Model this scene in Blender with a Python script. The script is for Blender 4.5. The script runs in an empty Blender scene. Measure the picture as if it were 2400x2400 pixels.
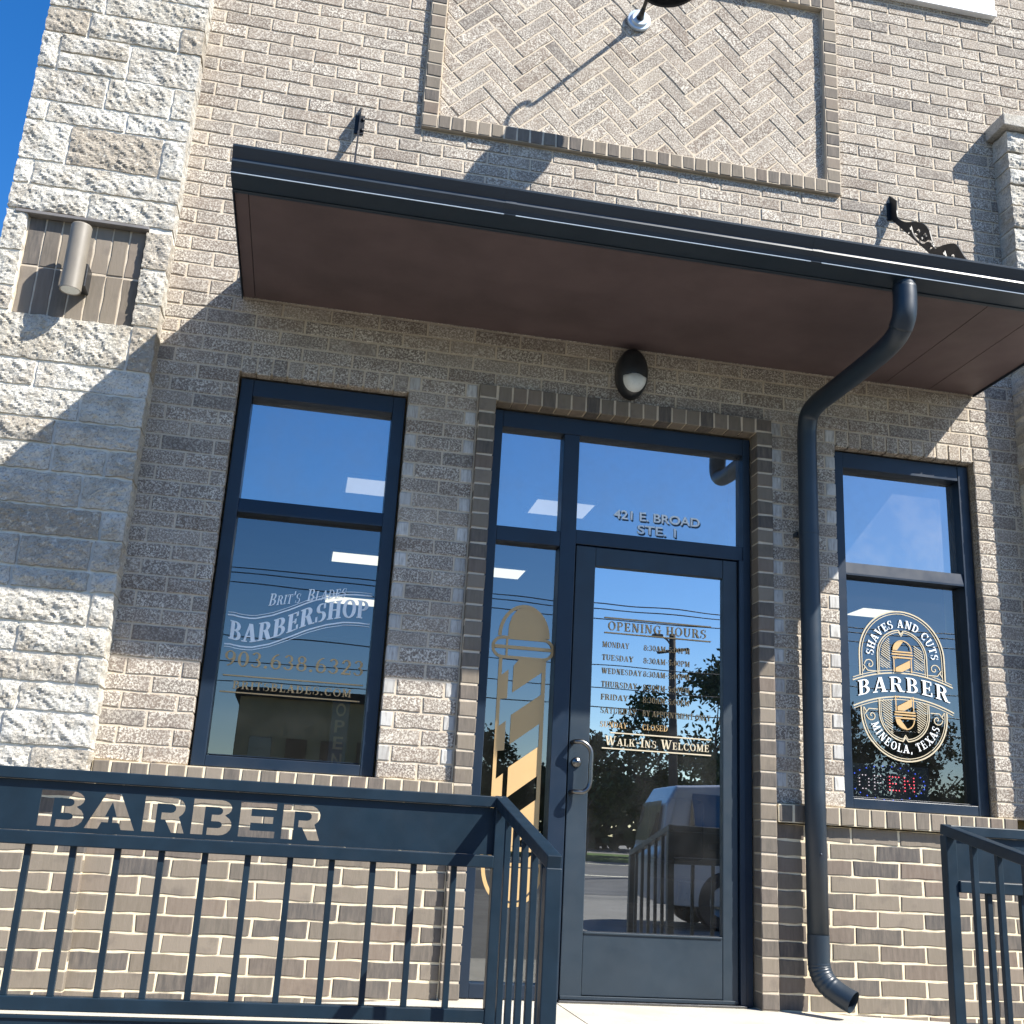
import bpy, bmesh, math, random
from mathutils import Vector, Matrix, noise
random.seed(11)
sc = bpy.context.scene
COL = sc.collection

# ------------------------------------------------------------------ camera
cam_d = bpy.data.cameras.new("camera"); cam = bpy.data.objects.new("camera", cam_d); COL.objects.link(cam)
cam_d.lens = 38.62; cam_d.sensor_width = 36; cam_d.clip_start = 0.05; cam_d.clip_end = 2000
r_, u_, w_ = Vector((0.9801, -0.191, 0.0545)), Vector((-0.1057, -0.2692, 0.9573)), Vector((0.1682, 0.9439, 0.284))
M = Matrix.Identity(4)
for i in range(3):
    M[i][0] = r_[i]; M[i][1] = u_[i]; M[i][2] = -w_[i]
M[0][3], M[1][3], M[2][3] = 0.0, -5.2, 0.70
cam.matrix_world = M
sc.camera = cam

# ------------------------------------------------------------------ sky, sun, exposure
SUN = Vector((0.78, -0.6035, 1.0)).normalized()           # direction towards the sun
ELEV = math.asin(SUN.z); AZ = math.atan2(SUN.x, SUN.y)
world = bpy.data.worlds.new("World"); sc.world = world; world.use_nodes = True
nt = world.node_tree; nt.nodes.clear()
sky = nt.nodes.new("ShaderNodeTexSky"); sky.sky_type = 'NISHITA'; sky.sun_disc = False
sky.sun_elevation = ELEV; sky.sun_rotation = AZ
sky.air_density = 1.0; sky.dust_density = 0.4; sky.ozone_density = 3.0; sky.altitude = 100
hs = nt.nodes.new("ShaderNodeHueSaturation"); hs.inputs['Saturation'].default_value = 1.36; hs.inputs['Value'].default_value = 1.32; hs.inputs['Hue'].default_value = 0.507
bg = nt.nodes.new("ShaderNodeBackground"); bg.inputs['Strength'].default_value = 0.072
out = nt.nodes.new("ShaderNodeOutputWorld")
nt.links.new(sky.outputs[0], hs.inputs['Color']); nt.links.new(hs.outputs[0], bg.inputs['Color']); nt.links.new(bg.outputs[0], out.inputs[0])
sun_d = bpy.data.lights.new("sun", 'SUN'); sun_d.energy = 5.0; sun_d.angle = math.radians(0.53); sun_d.color = (1.0, 0.95, 0.86)
sun = bpy.data.objects.new("sun", sun_d); COL.objects.link(sun)
sun.rotation_euler = (-SUN).to_track_quat('-Z', 'Y').to_euler()
sc.view_settings.view_transform = 'Standard'; sc.view_settings.look = 'None'
sc.view_settings.exposure = 1.22; sc.view_settings.gamma = 1.0
sc.cycles.max_bounces = 8; sc.cycles.transparent_max_bounces = 12; sc.cycles.caustics_reflective = False

# ------------------------------------------------------------------ materials
class NT:
    def __init__(s, name):
        s.m = bpy.data.materials.new(name); s.m.use_nodes = True
        s.t = s.m.node_tree; s.t.nodes.clear()
        s.out = s.n("ShaderNodeOutputMaterial")
    def n(s, kind, **kw):
        x = s.t.nodes.new(kind)
        for k, v in kw.items():
            if k in x.inputs.keys(): x.inputs[k].default_value = v
            else: setattr(x, k, v)
        return x
    def l(s, a, b): s.t.links.new(a, b)
    def ramp(s, stops, src, interp='LINEAR'):
        r = s.n("ShaderNodeValToRGB"); r.color_ramp.interpolation = interp
        e = r.color_ramp.elements
        while len(e) < len(stops): e.new(0.5)
        for i, (p, c) in enumerate(stops):
            e[i].position = p; e[i].color = (*c, 1) if len(c) == 3 else c
        s.l(src, r.inputs[0]); return r.outputs[0]
    def mix(s, f, a, b, blend='MIX'):
        x = s.n("ShaderNodeMix", data_type='RGBA', blend_type=blend)
        for idx, v in ((0, f), (6, a), (7, b)):
            if hasattr(v, 'default_value'): s.l(v, x.inputs[idx])
            elif idx == 0: x.inputs[0].default_value = v
            else: x.inputs[idx].default_value = (*v, 1)
        return x.outputs[2]
    def noise(s, scale, detail=3, rough=0.55, off=None, coord=None, stretch=None):
        tc = coord or s.n("ShaderNodeTexCoord").outputs['Object']
        if stretch:
            mp = s.n("ShaderNodeMapping"); mp.inputs['Scale'].default_value = stretch; s.l(tc, mp.inputs[0]); tc = mp.outputs[0]
        x = s.n("ShaderNodeTexNoise"); x.inputs['Scale'].default_value = scale; x.inputs['Detail'].default_value = detail; x.inputs['Roughness'].default_value = rough
        s.l(tc, x.inputs['Vector']); return x.outputs['Fac']
    def shift(s, amt=50.0):                       # object coordinates pushed by a random amount per island
        tc = s.n("ShaderNodeTexCoord").outputs['Object']
        g = s.n("ShaderNodeNewGeometry").outputs['Random Per Island']
        a = s.n("ShaderNodeVectorMath", operation='SCALE'); a.inputs[0].default_value = (1, 1.7, 2.3)
        mm = s.n("ShaderNodeMath", operation='MULTIPLY'); s.l(g, mm.inputs[0]); mm.inputs[1].default_value = amt
        s.l(mm.outputs[0], a.inputs['Scale'])
        b = s.n("ShaderNodeVectorMath", operation='ADD'); s.l(tc, b.inputs[0]); s.l(a.outputs[0], b.inputs[1])
        return b.outputs[0], g
    def bsdf(s, col, rough=0.8, bump=None, strength=0.3, dist=0.004, metallic=0.0, spec=0.4, bumps=()):
        p = s.n("ShaderNodeBsdfPrincipled")
        if hasattr(col, 'default_value'): s.l(col, p.inputs['Base Color'])
        else: p.inputs['Base Color'].default_value = (*col, 1)
        if hasattr(rough, 'default_value'): s.l(rough, p.inputs['Roughness'])
        else: p.inputs['Roughness'].default_value = rough
        p.inputs['Metallic'].default_value = metallic
        p.inputs['Specular IOR Level'].default_value = spec
        nrm = None
        lst = list(bumps)
        if bump is not None: lst.append((bump, strength, dist))
        for h, st, d in lst:
            b = s.n("ShaderNodeBump"); b.inputs['Strength'].default_value = st; b.inputs['Distance'].default_value = d
            s.l(h, b.inputs['Height'])
            if nrm: s.l(nrm, b.inputs['Normal'])
            nrm = b.outputs[0]
        if nrm: s.l(nrm, p.inputs['Normal'])
        s.l(p.outputs[0], s.out.inputs[0]); return p

MAT = {}
def mat_simple(name, col, rough=0.5, metallic=0.0, spec=0.5, var=0.12, nscale=6, bump=0.0):
    a = NT(name)
    f = a.noise(nscale, 5, 0.6)
    c = a.ramp([(0.3, tuple(x * (1 - var) for x in col)), (0.7, tuple(min(1, x * (1 + var)) for x in col))], f)
    rr = a.ramp([(0.3, (rough * 0.85,) * 3), (0.7, (min(1, rough * 1.15),) * 3)], a.noise(nscale * 2.3, 4))
    a.bsdf(c, rr, a.noise(nscale * 20, 3) if bump else None, bump, 0.002, metallic, spec)
    MAT[name] = a.m; return a.m

def mat_pale_brick():
    a = NT("pale_brick")
    v, g = a.shift()
    base = a.ramp([(0.0, (.175, .138, .112)), (0.18, (.25, .203, .165)), (0.38, (.20, .170, .146)), (0.55, (.28, .230, .186)), (0.72, (.185, .152, .130)), (.88, (.31, .262, .215)), (1.0, (.16, .138, .123))], g)
    blot = a.noise(11, 4, .6, coord=v)
    base = a.mix(a.ramp([(.35, (0,) * 3), (.75, (.5,) * 3)], blot), base, (.115, .098, .085))
    sp = a.noise(112, 4, .80, coord=v)
    spm = a.ramp([(.475, (0,) * 3), (.575, (1,) * 3)], sp)
    patch = a.ramp([(.30, (.50,) * 3), (.62, (1,) * 3)], a.noise(6, 3, .5, coord=v))
    pg = a.ramp([(0, (.60,) * 3), (.25, (1,) * 3), (.5, (.72,) * 3), (.75, (1,) * 3), (1, (.5,) * 3)], g)
    m1 = a.n("ShaderNodeMath", operation='MULTIPLY'); a.l(spm, m1.inputs[0]); a.l(patch, m1.inputs[1])
    m2 = a.n("ShaderNodeMath", operation='MULTIPLY'); a.l(m1.outputs[0], m2.inputs[0]); a.l(pg, m2.inputs[1])
    c = a.mix(m2.outputs[0], base, (.69, .645, .560))
    a.bsdf(c, .9, bumps=[(sp, .55, .004), (a.noise(24, 3, .6, coord=v), .4, .006)], spec=.2)
    MAT["pale_brick"] = a.m
    a = NT("brick_end")                                     # smooth sanded ends of the same bricks
    v, g = a.shift()
    base = a.ramp([(0, (.42, .41, .39)), (.5, (.58, .57, .54)), (1, (.34, .33, .31))], g)
    c = a.mix(a.ramp([(.45, (0,) * 3), (.7, (.7,) * 3)], a.noise(26, 4, .6, coord=v, stretch=(3, 1, .5))), base, (.20, .18, .16))
    a.bsdf(c, .7, a.noise(50, 3, .6, coord=v), .3, .003, spec=.35); MAT["brick_end"] = a.m
def mat_dark_brick():
    a = NT("dark_brick")
    v, g = a.shift()
    base = a.ramp([(0.0, (.140, .118, .092)), (0.14, (.190, .162, .126)), (.28, (.150, .130, .104)), (.40, (.100, .088, .076)), (.48, (.064, .060, .058)), (.58, (.158, .136, .108)), (.74, (.215, .184, .146)), (.86, (.150, .116, .092)), (.94, (.100, .090, .080)), (1.0, (.070, .066, .064))], g)
    st = a.noise(30, 4, .6, coord=v, stretch=(2.2, 1, .35))
    c = a.mix(a.ramp([(.35, (0,) * 3), (.75, (.45,) * 3)], st), base, (.24, .20, .165))
    c = a.mix(a.ramp([(.58, (0,) * 3), (.72, (.35,) * 3)], a.noise(9, 4, coord=v)), c, (.07, .06, .058))
    a.bsdf(c, .85, bumps=[(a.noise(60, 4, .65, coord=v, stretch=(2, 1, .5)), .3, .003)], spec=.3)
    MAT["dark_brick"] = a.m
def mat_mortar(name, c0, c1):
    a = NT(name)
    f = a.noise(25, 5, .65)
    c = a.mix(a.ramp([(.3, (0,) * 3), (.7, (1,) * 3)], f), c0, c1)
    a.bsdf(c, .95, bumps=[(a.noise(120, 3, .6), .4, .003)], spec=.15); MAT[name] = a.m
def mat_stone():
    a = NT("split_stone")
    v, g = a.shift()
    base = a.ramp([(0, (.60, .575, .51)), (.3, (.66, .645, .595)), (.5, (.54, .515, .455)), (.7, (.67, .655, .605)), (.88, (.40, .35, .285)), (1, (.60, .585, .54))], g)
    c = a.mix(a.ramp([(.42, (0,) * 3), (.66, (.75,) * 3)], a.noise(9, 5, .65, coord=v)), base, (.36, .315, .25))
    c = a.mix(a.ramp([(.50, (0,) * 3), (.62, (.75,) * 3)], a.noise(95, 5, .8, coord=v)), c, (.20, .185, .165))
    c = a.mix(a.ramp([(.55, (0,) * 3), (.66, (.7,) * 3)], a.noise(45, 5, .7, coord=v)), c, (.72, .685, .60))
    a.bsdf(c, .92, bumps=[(a.noise(40, 6, .8, coord=v), .9, .012), (a.noise(105, 4, .7, coord=v), .8, .006)], spec=.2)
    MAT["split_stone"] = a.m
def mat_concrete(name, c0, c1, sc_=3.0):
    a = NT(name)
    c = a.mix(a.ramp([(.35, (0,) * 3), (.65, (1,) * 3)], a.noise(sc_, 6, .6)), c0, c1)
    c = a.mix(a.ramp([(.55, (0,) * 3), (.7, (.5,) * 3)], a.noise(sc_ * 30, 4, .6)), c, tuple(x * .72 for x in c0))
    c = a.mix(a.ramp([(.66, (0,) * 3), (.7, (.6,) * 3)], a.noise(sc_ * 9, 3, .6)), c, tuple(x * .55 for x in c0))
    a.bsdf(c, .9, bumps=[(a.noise(sc_ * 40, 4, .6), .25, .003)], spec=.25); MAT[name] = a.m
def mat_glass(name, refl, tint, grime=0.02):
    a = NT(name)
    tr = a.n("ShaderNodeBsdfTransparent"); tr.inputs[0].default_value = (*tint, 1)
    gl = a.n("ShaderNodeBsdfGlossy"); gl.inputs['Roughness'].default_value = 0.0; gl.inputs['Color'].default_value = (.93, .97, 1, 1)
    bmp = a.n("ShaderNodeBump"); bmp.inputs['Strength'].default_value = .05; bmp.inputs['Distance'].default_value = .02
    a.l(a.noise(1.7, 1, .4), bmp.inputs['Height']); a.l(bmp.outputs[0], gl.inputs['Normal'])
    lw = a.n("ShaderNodeLayerWeight"); lw.inputs['Blend'].default_value = .35
    mr = a.n("ShaderNodeMapRange"); a.l(lw.outputs['Fresnel'], mr.inputs[0])
    mr.inputs[1].default_value = 0.1; mr.inputs[2].default_value = 1; mr.inputs[3].default_value = refl; mr.inputs[4].default_value = 1
    mx = a.n("ShaderNodeMixShader"); a.l(mr.outputs[0], mx.inputs[0]); a.l(tr.outputs[0], mx.inputs[1]); a.l(gl.outputs[0], mx.inputs[2])
    df = a.n("ShaderNodeBsdfDiffuse"); df.inputs[0].default_value = (.5, .5, .5, 1)
    gr = a.ramp([(.4, (grime * .4,) * 3), (.75, (grime * 1.8,) * 3)], a.noise(5, 5, .6))
    m2 = a.n("ShaderNodeMixShader"); a.l(gr, m2.inputs[0]); a.l(mx.outputs[0], m2.inputs[1]); a.l(df.outputs[0], m2.inputs[2])
    a.l(m2.outputs[0], a.out.inputs[0]); MAT[name] = a.m
def mat_emit(name, col, st):
    a = NT(name); e = a.n("ShaderNodeEmission"); e.inputs[0].default_value = (*col, 1); e.inputs[1].default_value = st
    a.l(e.outputs[0], a.out.inputs[0]); MAT[name] = a.m

mat_pale_brick(); mat_dark_brick(); mat_stone()
mat_mortar("tan_mortar", (.47, .40, .31), (.57, .495, .395))
mat_mortar("cream_mortar", (.62, .52, .36), (.74, .65, .48))
mat_mortar("pillar_mortar", (.60, .575, .51), (.70, .675, .61))
mat_concrete("concrete", (.41, .385, .33), (.49, .465, .41))
mat_concrete("lot_concrete", (.13, .124, .11), (.165, .157, .14), .6)
mat_concrete("asphalt", (.055, .055, .056), (.08, .08, .08), 1.0)
mat_concrete("roofing", (.2, .2, .2), (.25, .25, .25), 1.0)
mat_simple("rail_paint", (.0075, .0185, .031), .42, 0, .3, .22, 7, .06)
mat_simple("black_metal", (.012, .0225, .036), .42, 0, .5, .12, 3, .03)
mat_simple("bracket_steel", (.006, .008, .012), .5, 0, .4, .1, 5, .05)
mat_simple("frame_alu", (.008, .0170, .033), .38, 0, .4, .10, 4)
mat_simple("door_paint", (.018, .030, .043), .45, 0, .45, .10, 5, .02)
mat_simple("soffit_panel", (.095, .068, .069), .55, 0, .35, .20, 2.6)
mat_simple("lamp_bronze", (.19, .17, .14), .5, 0, .5, .10, 8)
mat_simple("lamp_black", (.018, .020, .023), .35, 0, .5, .1, 8)
mat_simple("lens_white", (.62, .64, .62), .3, 0, .5, .05, 20)
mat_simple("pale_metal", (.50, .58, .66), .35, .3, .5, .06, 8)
mat_simple("chrome", (.17, .168, .165), .30, 1.0, .5, .1, 12)
mat_simple("lintel_steel", (.16, .15, .145), .5, 0, .4, .15, 10)
mat_simple("white_trim", (.74, .76, .78), .5, 0, .4, .05, 3)
mat_simple("vinyl_white", (.84, .87, .88), .5, 0, .4, .03, 5)
mat_simple("vinyl_gold", (.52, .345, .155), .45, 0, .5, .05, 5)
mat_simple("vinyl_cream", (.52, .45, .32), .5, 0, .4, .04, 5)
mat_simple("letter_shadow", (.01, .03, .055), .5, 0, .4, .04, 5)
mat_simple("room_paint", (.22, .235, .25), .9, 0, .2, .05, 1)
mat_simple("room_floor", (.09, .08, .07), .6, 0, .3, .1, 1)
mat_simple("car_white", (.26, .275, .295), .22, 0, .6, .02, 1)
mat_simple("car_black", (.012, .012, .013), .5, 0, .4, .1, 5)
mat_simple("wood_pole", (.09, .07, .055), .9, 0, .2, .2, 6)
mat_simple("bark", (.07, .055, .042), .95, 0, .1, .25, 8)
mat_simple("far_brick", (.52, .40, .22), .9, 0, .2, .15, 2)
mat_simple("far_roof", (.05, .045, .04), .9, 0, .2, .15, 2)
mat_simple("grass", (.055, .095, .022), .95, 0, .1, .35, 1.5)
mat_simple("road_paint", (.7, .66, .5), .8, 0, .2, .1, 3)
a_ = NT("leaf"); _v, _g = a_.shift(); a_.bsdf(a_.ramp([(0, (.018, .036, .010)), (.5, (.034, .058, .016)), (1, (.060, .080, .024))], _g), .7, spec=.3); MAT["leaf"] = a_.m
mat_glass("glass_upper", .42, (.40, .43, .46), .10)
mat_glass("glass_clear", .165, (.75, .80, .82), .012)
mat_glass("glass_side", .22, (.70, .75, .78), .012)
mat_glass("glass_door", .50, (.60, .63, .66), .022)
mat_glass("car_glass", .12, (.10, .12, .14), .01)
mat_emit("panel_light", (1.0, .91, .70), .72)
mat_emit("led_red", (1.0, .10, .14), 1.4); mat_emit("led_blue", (.08, .16, 1.0), .7); mat_emit("led_white", (.9, .75, .8), .7)

# ------------------------------------------------------------------ mesh helpers
def link(name, bm, mat, parent=None, smooth=False):
    me = bpy.data.meshes.new(name); bm.to_mesh(me); bm.free()
    for m in (mat if isinstance(mat, (list, tuple)) else [mat]): me.materials.append(MAT[m])
    if smooth: me.polygons.foreach_set('use_smooth', [True] * len(me.polygons))
    o = bpy.data.objects.new(name, me); COL.objects.link(o)
    if parent: o.parent = parent
    return o
def empty(name, loc=(0, 0, 0), parent=None):
    o = bpy.data.objects.new(name, None); COL.objects.link(o); o.location = loc; o.empty_display_size = .2
    if parent: o.parent = parent
    return o
def tag(o, label=None, cat=None, group=None, kind=None):
    if label: o['label'] = label
    if cat: o['category'] = cat
    if group: o['group'] = group
    if kind: o['kind'] = kind
    return o
def thing(name, label, cat, group=None): return tag(empty(name), label, cat, group)
def box(bm, x0, x1, y0, y1, z0, z1, mi=0):
    vs = [bm.verts.new((x, y, z)) for z in (z0, z1) for y in (y0, y1) for x in (x0, x1)]
    for f in ((0, 2, 3, 1), (4, 5, 7, 6), (0, 1, 5, 4), (2, 6, 7, 3), (0, 4, 6, 2), (1, 3, 7, 5)):
        fc = bm.faces.new([vs[i] for i in f]); fc.material_index = mi
def bev_box(bm, x0, x1, y0, y1, z0, z1, b=0.004, mi=0):
    t = bmesh.new(); box(t, x0, x1, y0, y1, z0, z1, mi)
    bmesh.ops.bevel(t, geom=t.edges[:], offset=b, segments=2, affect='EDGES', profile=.5)
    merge(bm, t)
def merge(bm, t, mat=None):
    if mat is not None: bmesh.ops.transform(t, matrix=mat, verts=t.verts)
    mp = {}
    for v in t.verts: mp[v] = bm.verts.new(v.co)
    for f in t.faces:
        try:
            nf = bm.faces.new([mp[v] for v in f.verts]); nf.material_index = f.material_index; nf.smooth = f.smooth
        except ValueError: pass
    t.free()
def nb(): return bmesh.new()
def beam(bm, p0, p1, w, h, up=Vector((0, 0, 1)), b=.003):
    """rectangular bar from p0 to p1; w across, h along up"""
    p0, p1 = Vector(p0), Vector(p1); d = (p1 - p0); L = d.length; d.normalize()
    side = d.cross(up).normalized(); upv = side.cross(d).normalized()
    t = bmesh.new(); box(t, -w / 2, w / 2, 0, L, -h / 2, h / 2)
    if b: bmesh.ops.bevel(t, geom=t.edges[:], offset=b, segments=2, affect='EDGES', profile=.5)
    m = Matrix.Identity(4)
    for i in range(3): m[i][0], m[i][1], m[i][2], m[i][3] = side[i], d[i], upv[i], p0[i]
    merge(bm, t, m)
def smooth_path(pts, n=8):
    P = [Vector(p) for p in pts]; P = [P[0] * 2 - P[1]] + P + [P[-1] * 2 - P[-2]]
    o = []
    for i in range(1, len(P) - 2):
        a, b, c, d = P[i - 1:i + 3]
        for k in range(n):
            t = k / n
            o.append(.5 * ((2 * b) + (c - a) * t + (2 * a - 5 * b + 4 * c - d) * t * t + (3 * b - a - 3 * c + d) * t ** 3))
    o.append(P[-2]); return o
def tube(bm, path, r, seg=14, cap=True):
    path = [Vector(p) for p in path]; rings = []; prev = None
    for i, p in enumerate(path):
        d = (path[min(i + 1, len(path) - 1)] - path[max(i - 1, 0)]).normalized()
        if prev is None:
            a = Vector((0, 0, 1)) if abs(d.z) < .9 else Vector((1, 0, 0))
            s = d.cross(a).normalized()
        else:
            s = (prev - d * prev.dot(d)).normalized()
        prev = s; q = d.cross(s)
        rr = r[i] if isinstance(r, (list, tuple)) else r
        rings.append([bm.verts.new(p + (s * math.cos(2 * math.pi * k / seg) + q * math.sin(2 * math.pi * k / seg)) * rr) for k in range(seg)])
    for A, B in zip(rings, rings[1:]):
        for k in range(seg):
            f = bm.faces.new((A[k], A[(k + 1) % seg], B[(k + 1) % seg], B[k])); f.smooth = True
    if cap:
        bm.faces.new(rings[0][::-1]); bm.faces.new(rings[-1])
def lathe(bm, prof, c, axis='Z', seg=32, mi=0):
    rings = []; pr = []
    for i, p_ in enumerate(prof):                           # extra rings close to every corner keep its shading crisp
        if 0 < i:
            q = prof[i - 1]; d = math.hypot(p_[0] - q[0], p_[1] - q[1])
            if d > .012: pr += [(q[0] + (p_[0] - q[0]) * f_, q[1] + (p_[1] - q[1]) * f_) for f_ in (.0015 / d, 1 - .0015 / d)]
        pr.append(p_)
    for (rad, h) in pr:
        ring = []
        for k in range(seg):
            t = 2 * math.pi * k / seg; x, y = rad * math.cos(t), rad * math.sin(t)
            ring.append(bm.verts.new((c[0] + x, c[1] + y, c[2] + h) if axis == 'Z' else (c[0] + x, c[1] - h, c[2] + y)))
        rings.append(ring)
    for A, B in zip(rings, rings[1:]):
        for k in range(seg):
            f = bm.faces.new((A[k], A[(k + 1) % seg], B[(k + 1) % seg], B[k])); f.smooth = True; f.material_index = mi
    return rings
def clip_poly(poly, rect):
    x0, x1, z0, z1 = rect
    for (ax, val, sg) in ((0, x0, 1), (0, x1, -1), (1, z0, 1), (1, z1, -1)):
        o = []
        for i in range(len(poly)):
            p, q = poly[i], poly[(i + 1) % len(poly)]
            dp, dq = (p[ax] - val) * sg, (q[ax] - val) * sg
            if dp >= 0: o.append(p)
            if (dp >= 0) != (dq >= 0):
                t = dp / (dp - dq); o.append((p[0] + (q[0] - p[0]) * t, p[1] + (q[1] - p[1]) * t))
        poly = o
        if len(poly) < 3: return []
    return poly
def area(p): return abs(sum(p[i][0] * p[(i + 1) % len(p)][1] - p[(i + 1) % len(p)][0] * p[i][1] for i in range(len(p)))) / 2
def brick(bm, poly, yf, depth=.055, jit=.0014, cham=.003, mi=0, step=.045, joint=.0048):
    """one brick: convex outline in (x, z), front face at y = yf, running back by depth; ragged arris"""
    a = sum(poly[i][0] * poly[(i + 1) % len(poly)][1] - poly[(i + 1) % len(poly)][0] * poly[i][1] for i in range(len(poly)))
    if a < 0: poly = poly[::-1]
    n = len(poly); ins = []
    for i in range(n):                                   # pull every edge in by half a joint
        p0, p1, p2 = Vector(poly[i - 1]), Vector(poly[i]), Vector(poly[(i + 1) % n])
        d1, d2 = (p1 - p0).normalized(), (p2 - p1).normalized()
        n1, n2 = Vector((-d1.y, d1.x)), Vector((-d2.y, d2.x))
        den = max(.35, 1 + n1.dot(n2)); ins.append(p1 + (n1 + n2) * (joint / den))
    per = []
    for i in range(n):
        p, q = ins[i], ins[(i + 1) % n]; k = max(1, int((q - p).length / step))
        for j in range(k):
            c = p.lerp(q, j / k)
            per.append(c + Vector((random.uniform(-jit, jit), random.uniform(-jit, jit))))
    cen = sum(per, Vector((0, 0))) / len(per)
    dy = random.uniform(-.0012, .0012); tx, tz = random.uniform(-.004, .004), random.uniform(-.008, .008)
    def yy(c, b): return yf + dy + (c.x - cen.x) * tx + (c.y - cen.y) * tz + b
    r0 = [bm.verts.new((c.x, yf + depth, c.y)) for c in per]
    r1 = [bm.verts.new((c.x, yy(c, cham * random.uniform(.8, 1.5)), c.y)) for c in per]
    r2 = []
    for c in per:
        e = (cen - c); L = e.length; c2 = c + e * min(.5, cham * random.uniform(.8, 1.7) * 1.3 / max(L, 1e-4))
        r2.append(bm.verts.new((c2.x, yy(c2, 0), c2.y)))
    m = len(per)
    for A, B in ((r0, r1), (r1, r2)):
        for i in range(m):
            f = bm.faces.new((A[i], A[(i + 1) % m], B[(i + 1) % m], B[i])); f.material_index = mi
    f = bm.faces.new(r2); f.material_index = mi
def rect(x0, x1, z0, z1): return [(x0, z0), (x1, z0), (x1, z1), (x0, z1)]
def running(bm, x0, x1, z0, z1, yf, L, H, holes=(), phase=0.0, mi=0, jit=.0014, depth=.055, joint=.0048, closers=()):
    n = int(round((z1 - z0) / H))
    for i in range(n):
        a, b = z0 + i * H, z0 + (i + 1) * H; mid = (a + b) / 2
        segs = [(x0, x1)]
        for (hx0, hx1, hz0, hz1) in holes:
            if hz0 < mid < hz1:
                ns = []
                for (s, e) in segs:
                    if hx1 <= s or hx0 >= e: ns.append((s, e)); continue
                    if hx0 > s: ns.append((s, hx0))
                    if hx1 < e: ns.append((hx1, e))
                segs = ns
        off = phase + (L / 2 if i % 2 else 0)
        for (s, e) in segs:
            cuts = [s]; k = math.floor((s - off) / L) + 1
            while off + k * L < e:
                cuts.append(off + k * L + random.uniform(-.004, .004)); k += 1
            cuts.append(e); ends = set()
            if i % 2 and e - s > .2:                    # half course: brick ends turned out at the jambs
                if any(abs(s - q) < .003 for q in closers): cuts = [s] + [q for q in cuts[1:] if q > s + .105]; cuts.insert(1, s + .064); ends.add(0)
                if any(abs(e - q) < .003 for q in closers): cuts = [q for q in cuts[:-1] if q < e - .105] + [e - .064, e]; ends.add(len(cuts) - 2)
            if not ends and len(cuts) > 2 and cuts[1] - cuts[0] < .045: del cuts[1]
            if not ends and len(cuts) > 2 and cuts[-1] - cuts[-2] < .045: del cuts[-2]
            for q, (c, d) in enumerate(zip(cuts, cuts[1:])): brick(bm, rect(c, d, a, b), yf, mi=1 if q in ends else mi, jit=jit, depth=depth, joint=joint)
def slab_with_holes(bm, x0, x1, z0, z1, y0, y1, holes, mi=0):
    xs = sorted({x0, x1, *[h[0] for h in holes], *[h[1] for h in holes]}); xs = [x for x in xs if x0 <= x <= x1]
    for a, b in zip(xs, xs[1:]):
        mid = (a + b) / 2; zs = [(z0, z1)]
        for (hx0, hx1, hz0, hz1) in holes:
            if hx0 < mid < hx1:
                ns = []
                for (s, e) in zs:
                    if hz1 <= s or hz0 >= e: ns.append((s, e)); continue
                    if hz0 > s: ns.append((s, hz0))
                    if hz1 < e: ns.append((hz1, e))
                zs = ns
        for s, e in zs: box(bm, a, b, y0, y1, s, e, mi)

# ------------------------------------------------------------------ ground (structure)
GZ = -.36
def gz(y):                                               # lot, then a road and a bank that climb away from the building
    if y > -14: return GZ
    if y > -60: return GZ + (-14 - y) * .030
    return GZ + 46 * .030
bm = nb()
ys = [12, -4, -14, -20, -26, -34, -40, -60, -90, -400]
prev = None
for y in ys:
    row = [bm.verts.new((x, y, gz(y))) for x in (-300, -40, 0, 40, 300)]
    if prev:
        for i in range(4): bm.faces.new((prev[i], prev[i + 1], row[i + 1], row[i]))
    prev = row
tag(link("ground", bm, "lot_concrete"), kind='structure')
def strip(name, y0, y1, mat, lift, kind='structure', x0=-200, x1=200):
    b = nb(); yy = [y0] + [v for v in (-14, -20, -26, -34, -40, -60) if y1 < v < y0] + [y1]
    p = None
    for y in yy:
        row = [b.verts.new((x, y, gz(y) + lift)) for x in (x0, x1)]
        if p: b.faces.new((p[0], p[1], row[1], row[0]))
        p = row
    return tag(link(name, b, mat), kind=kind)
strip("road", -17, -30, "asphalt", .004)
strip("road_marking", -23.2, -23.4, "road_paint", .008)
strip("road_edge_marking", -29.2, -29.35, "road_paint", .008)
strip("grass_verge", -31, -38, "grass", .004)
# raised concrete walkway in front of the door, two steps down to the lot
def wz(x): return -.045 * max(0, .75 - x) - .030 * max(0, x - 2.25) if -2.6 < x < 4.5 else (-.15 if x < 0 else -.068)
bm = nb()
for xs_w in ([-6, -2.6, -1.2, .1, .75, 1.255], [1.262, 2.25, 3.3, 4.5, 9]):
    prev = None
    for x in xs_w:
        sec = [bm.verts.new(p) for p in ((x, .16, GZ), (x, -1.56, GZ), (x, -1.56, wz(x) - .012), (x, -1.548, wz(x)), (x, .16, wz(x)))]
        if prev:
            for i in range(5): bm.faces.new((prev[i], prev[(i + 1) % 5], sec[(i + 1) % 5], sec[i]))
        else: bm.faces.new(sec)
        prev = sec
    bm.faces.new(prev[::-1])
box(bm, 1.255, 1.262, -1.548, .16, GZ, -.008)
tag(link("walkway", bm, "concrete"), kind='structure')
bm = nb()
box(bm, .62, 2.38, -1.90, -1.56, GZ, -.12); box(bm, .62, 2.38, -2.24, -1.90, GZ, -.24)
tag(link("steps", bm, "concrete"), kind='structure')

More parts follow.
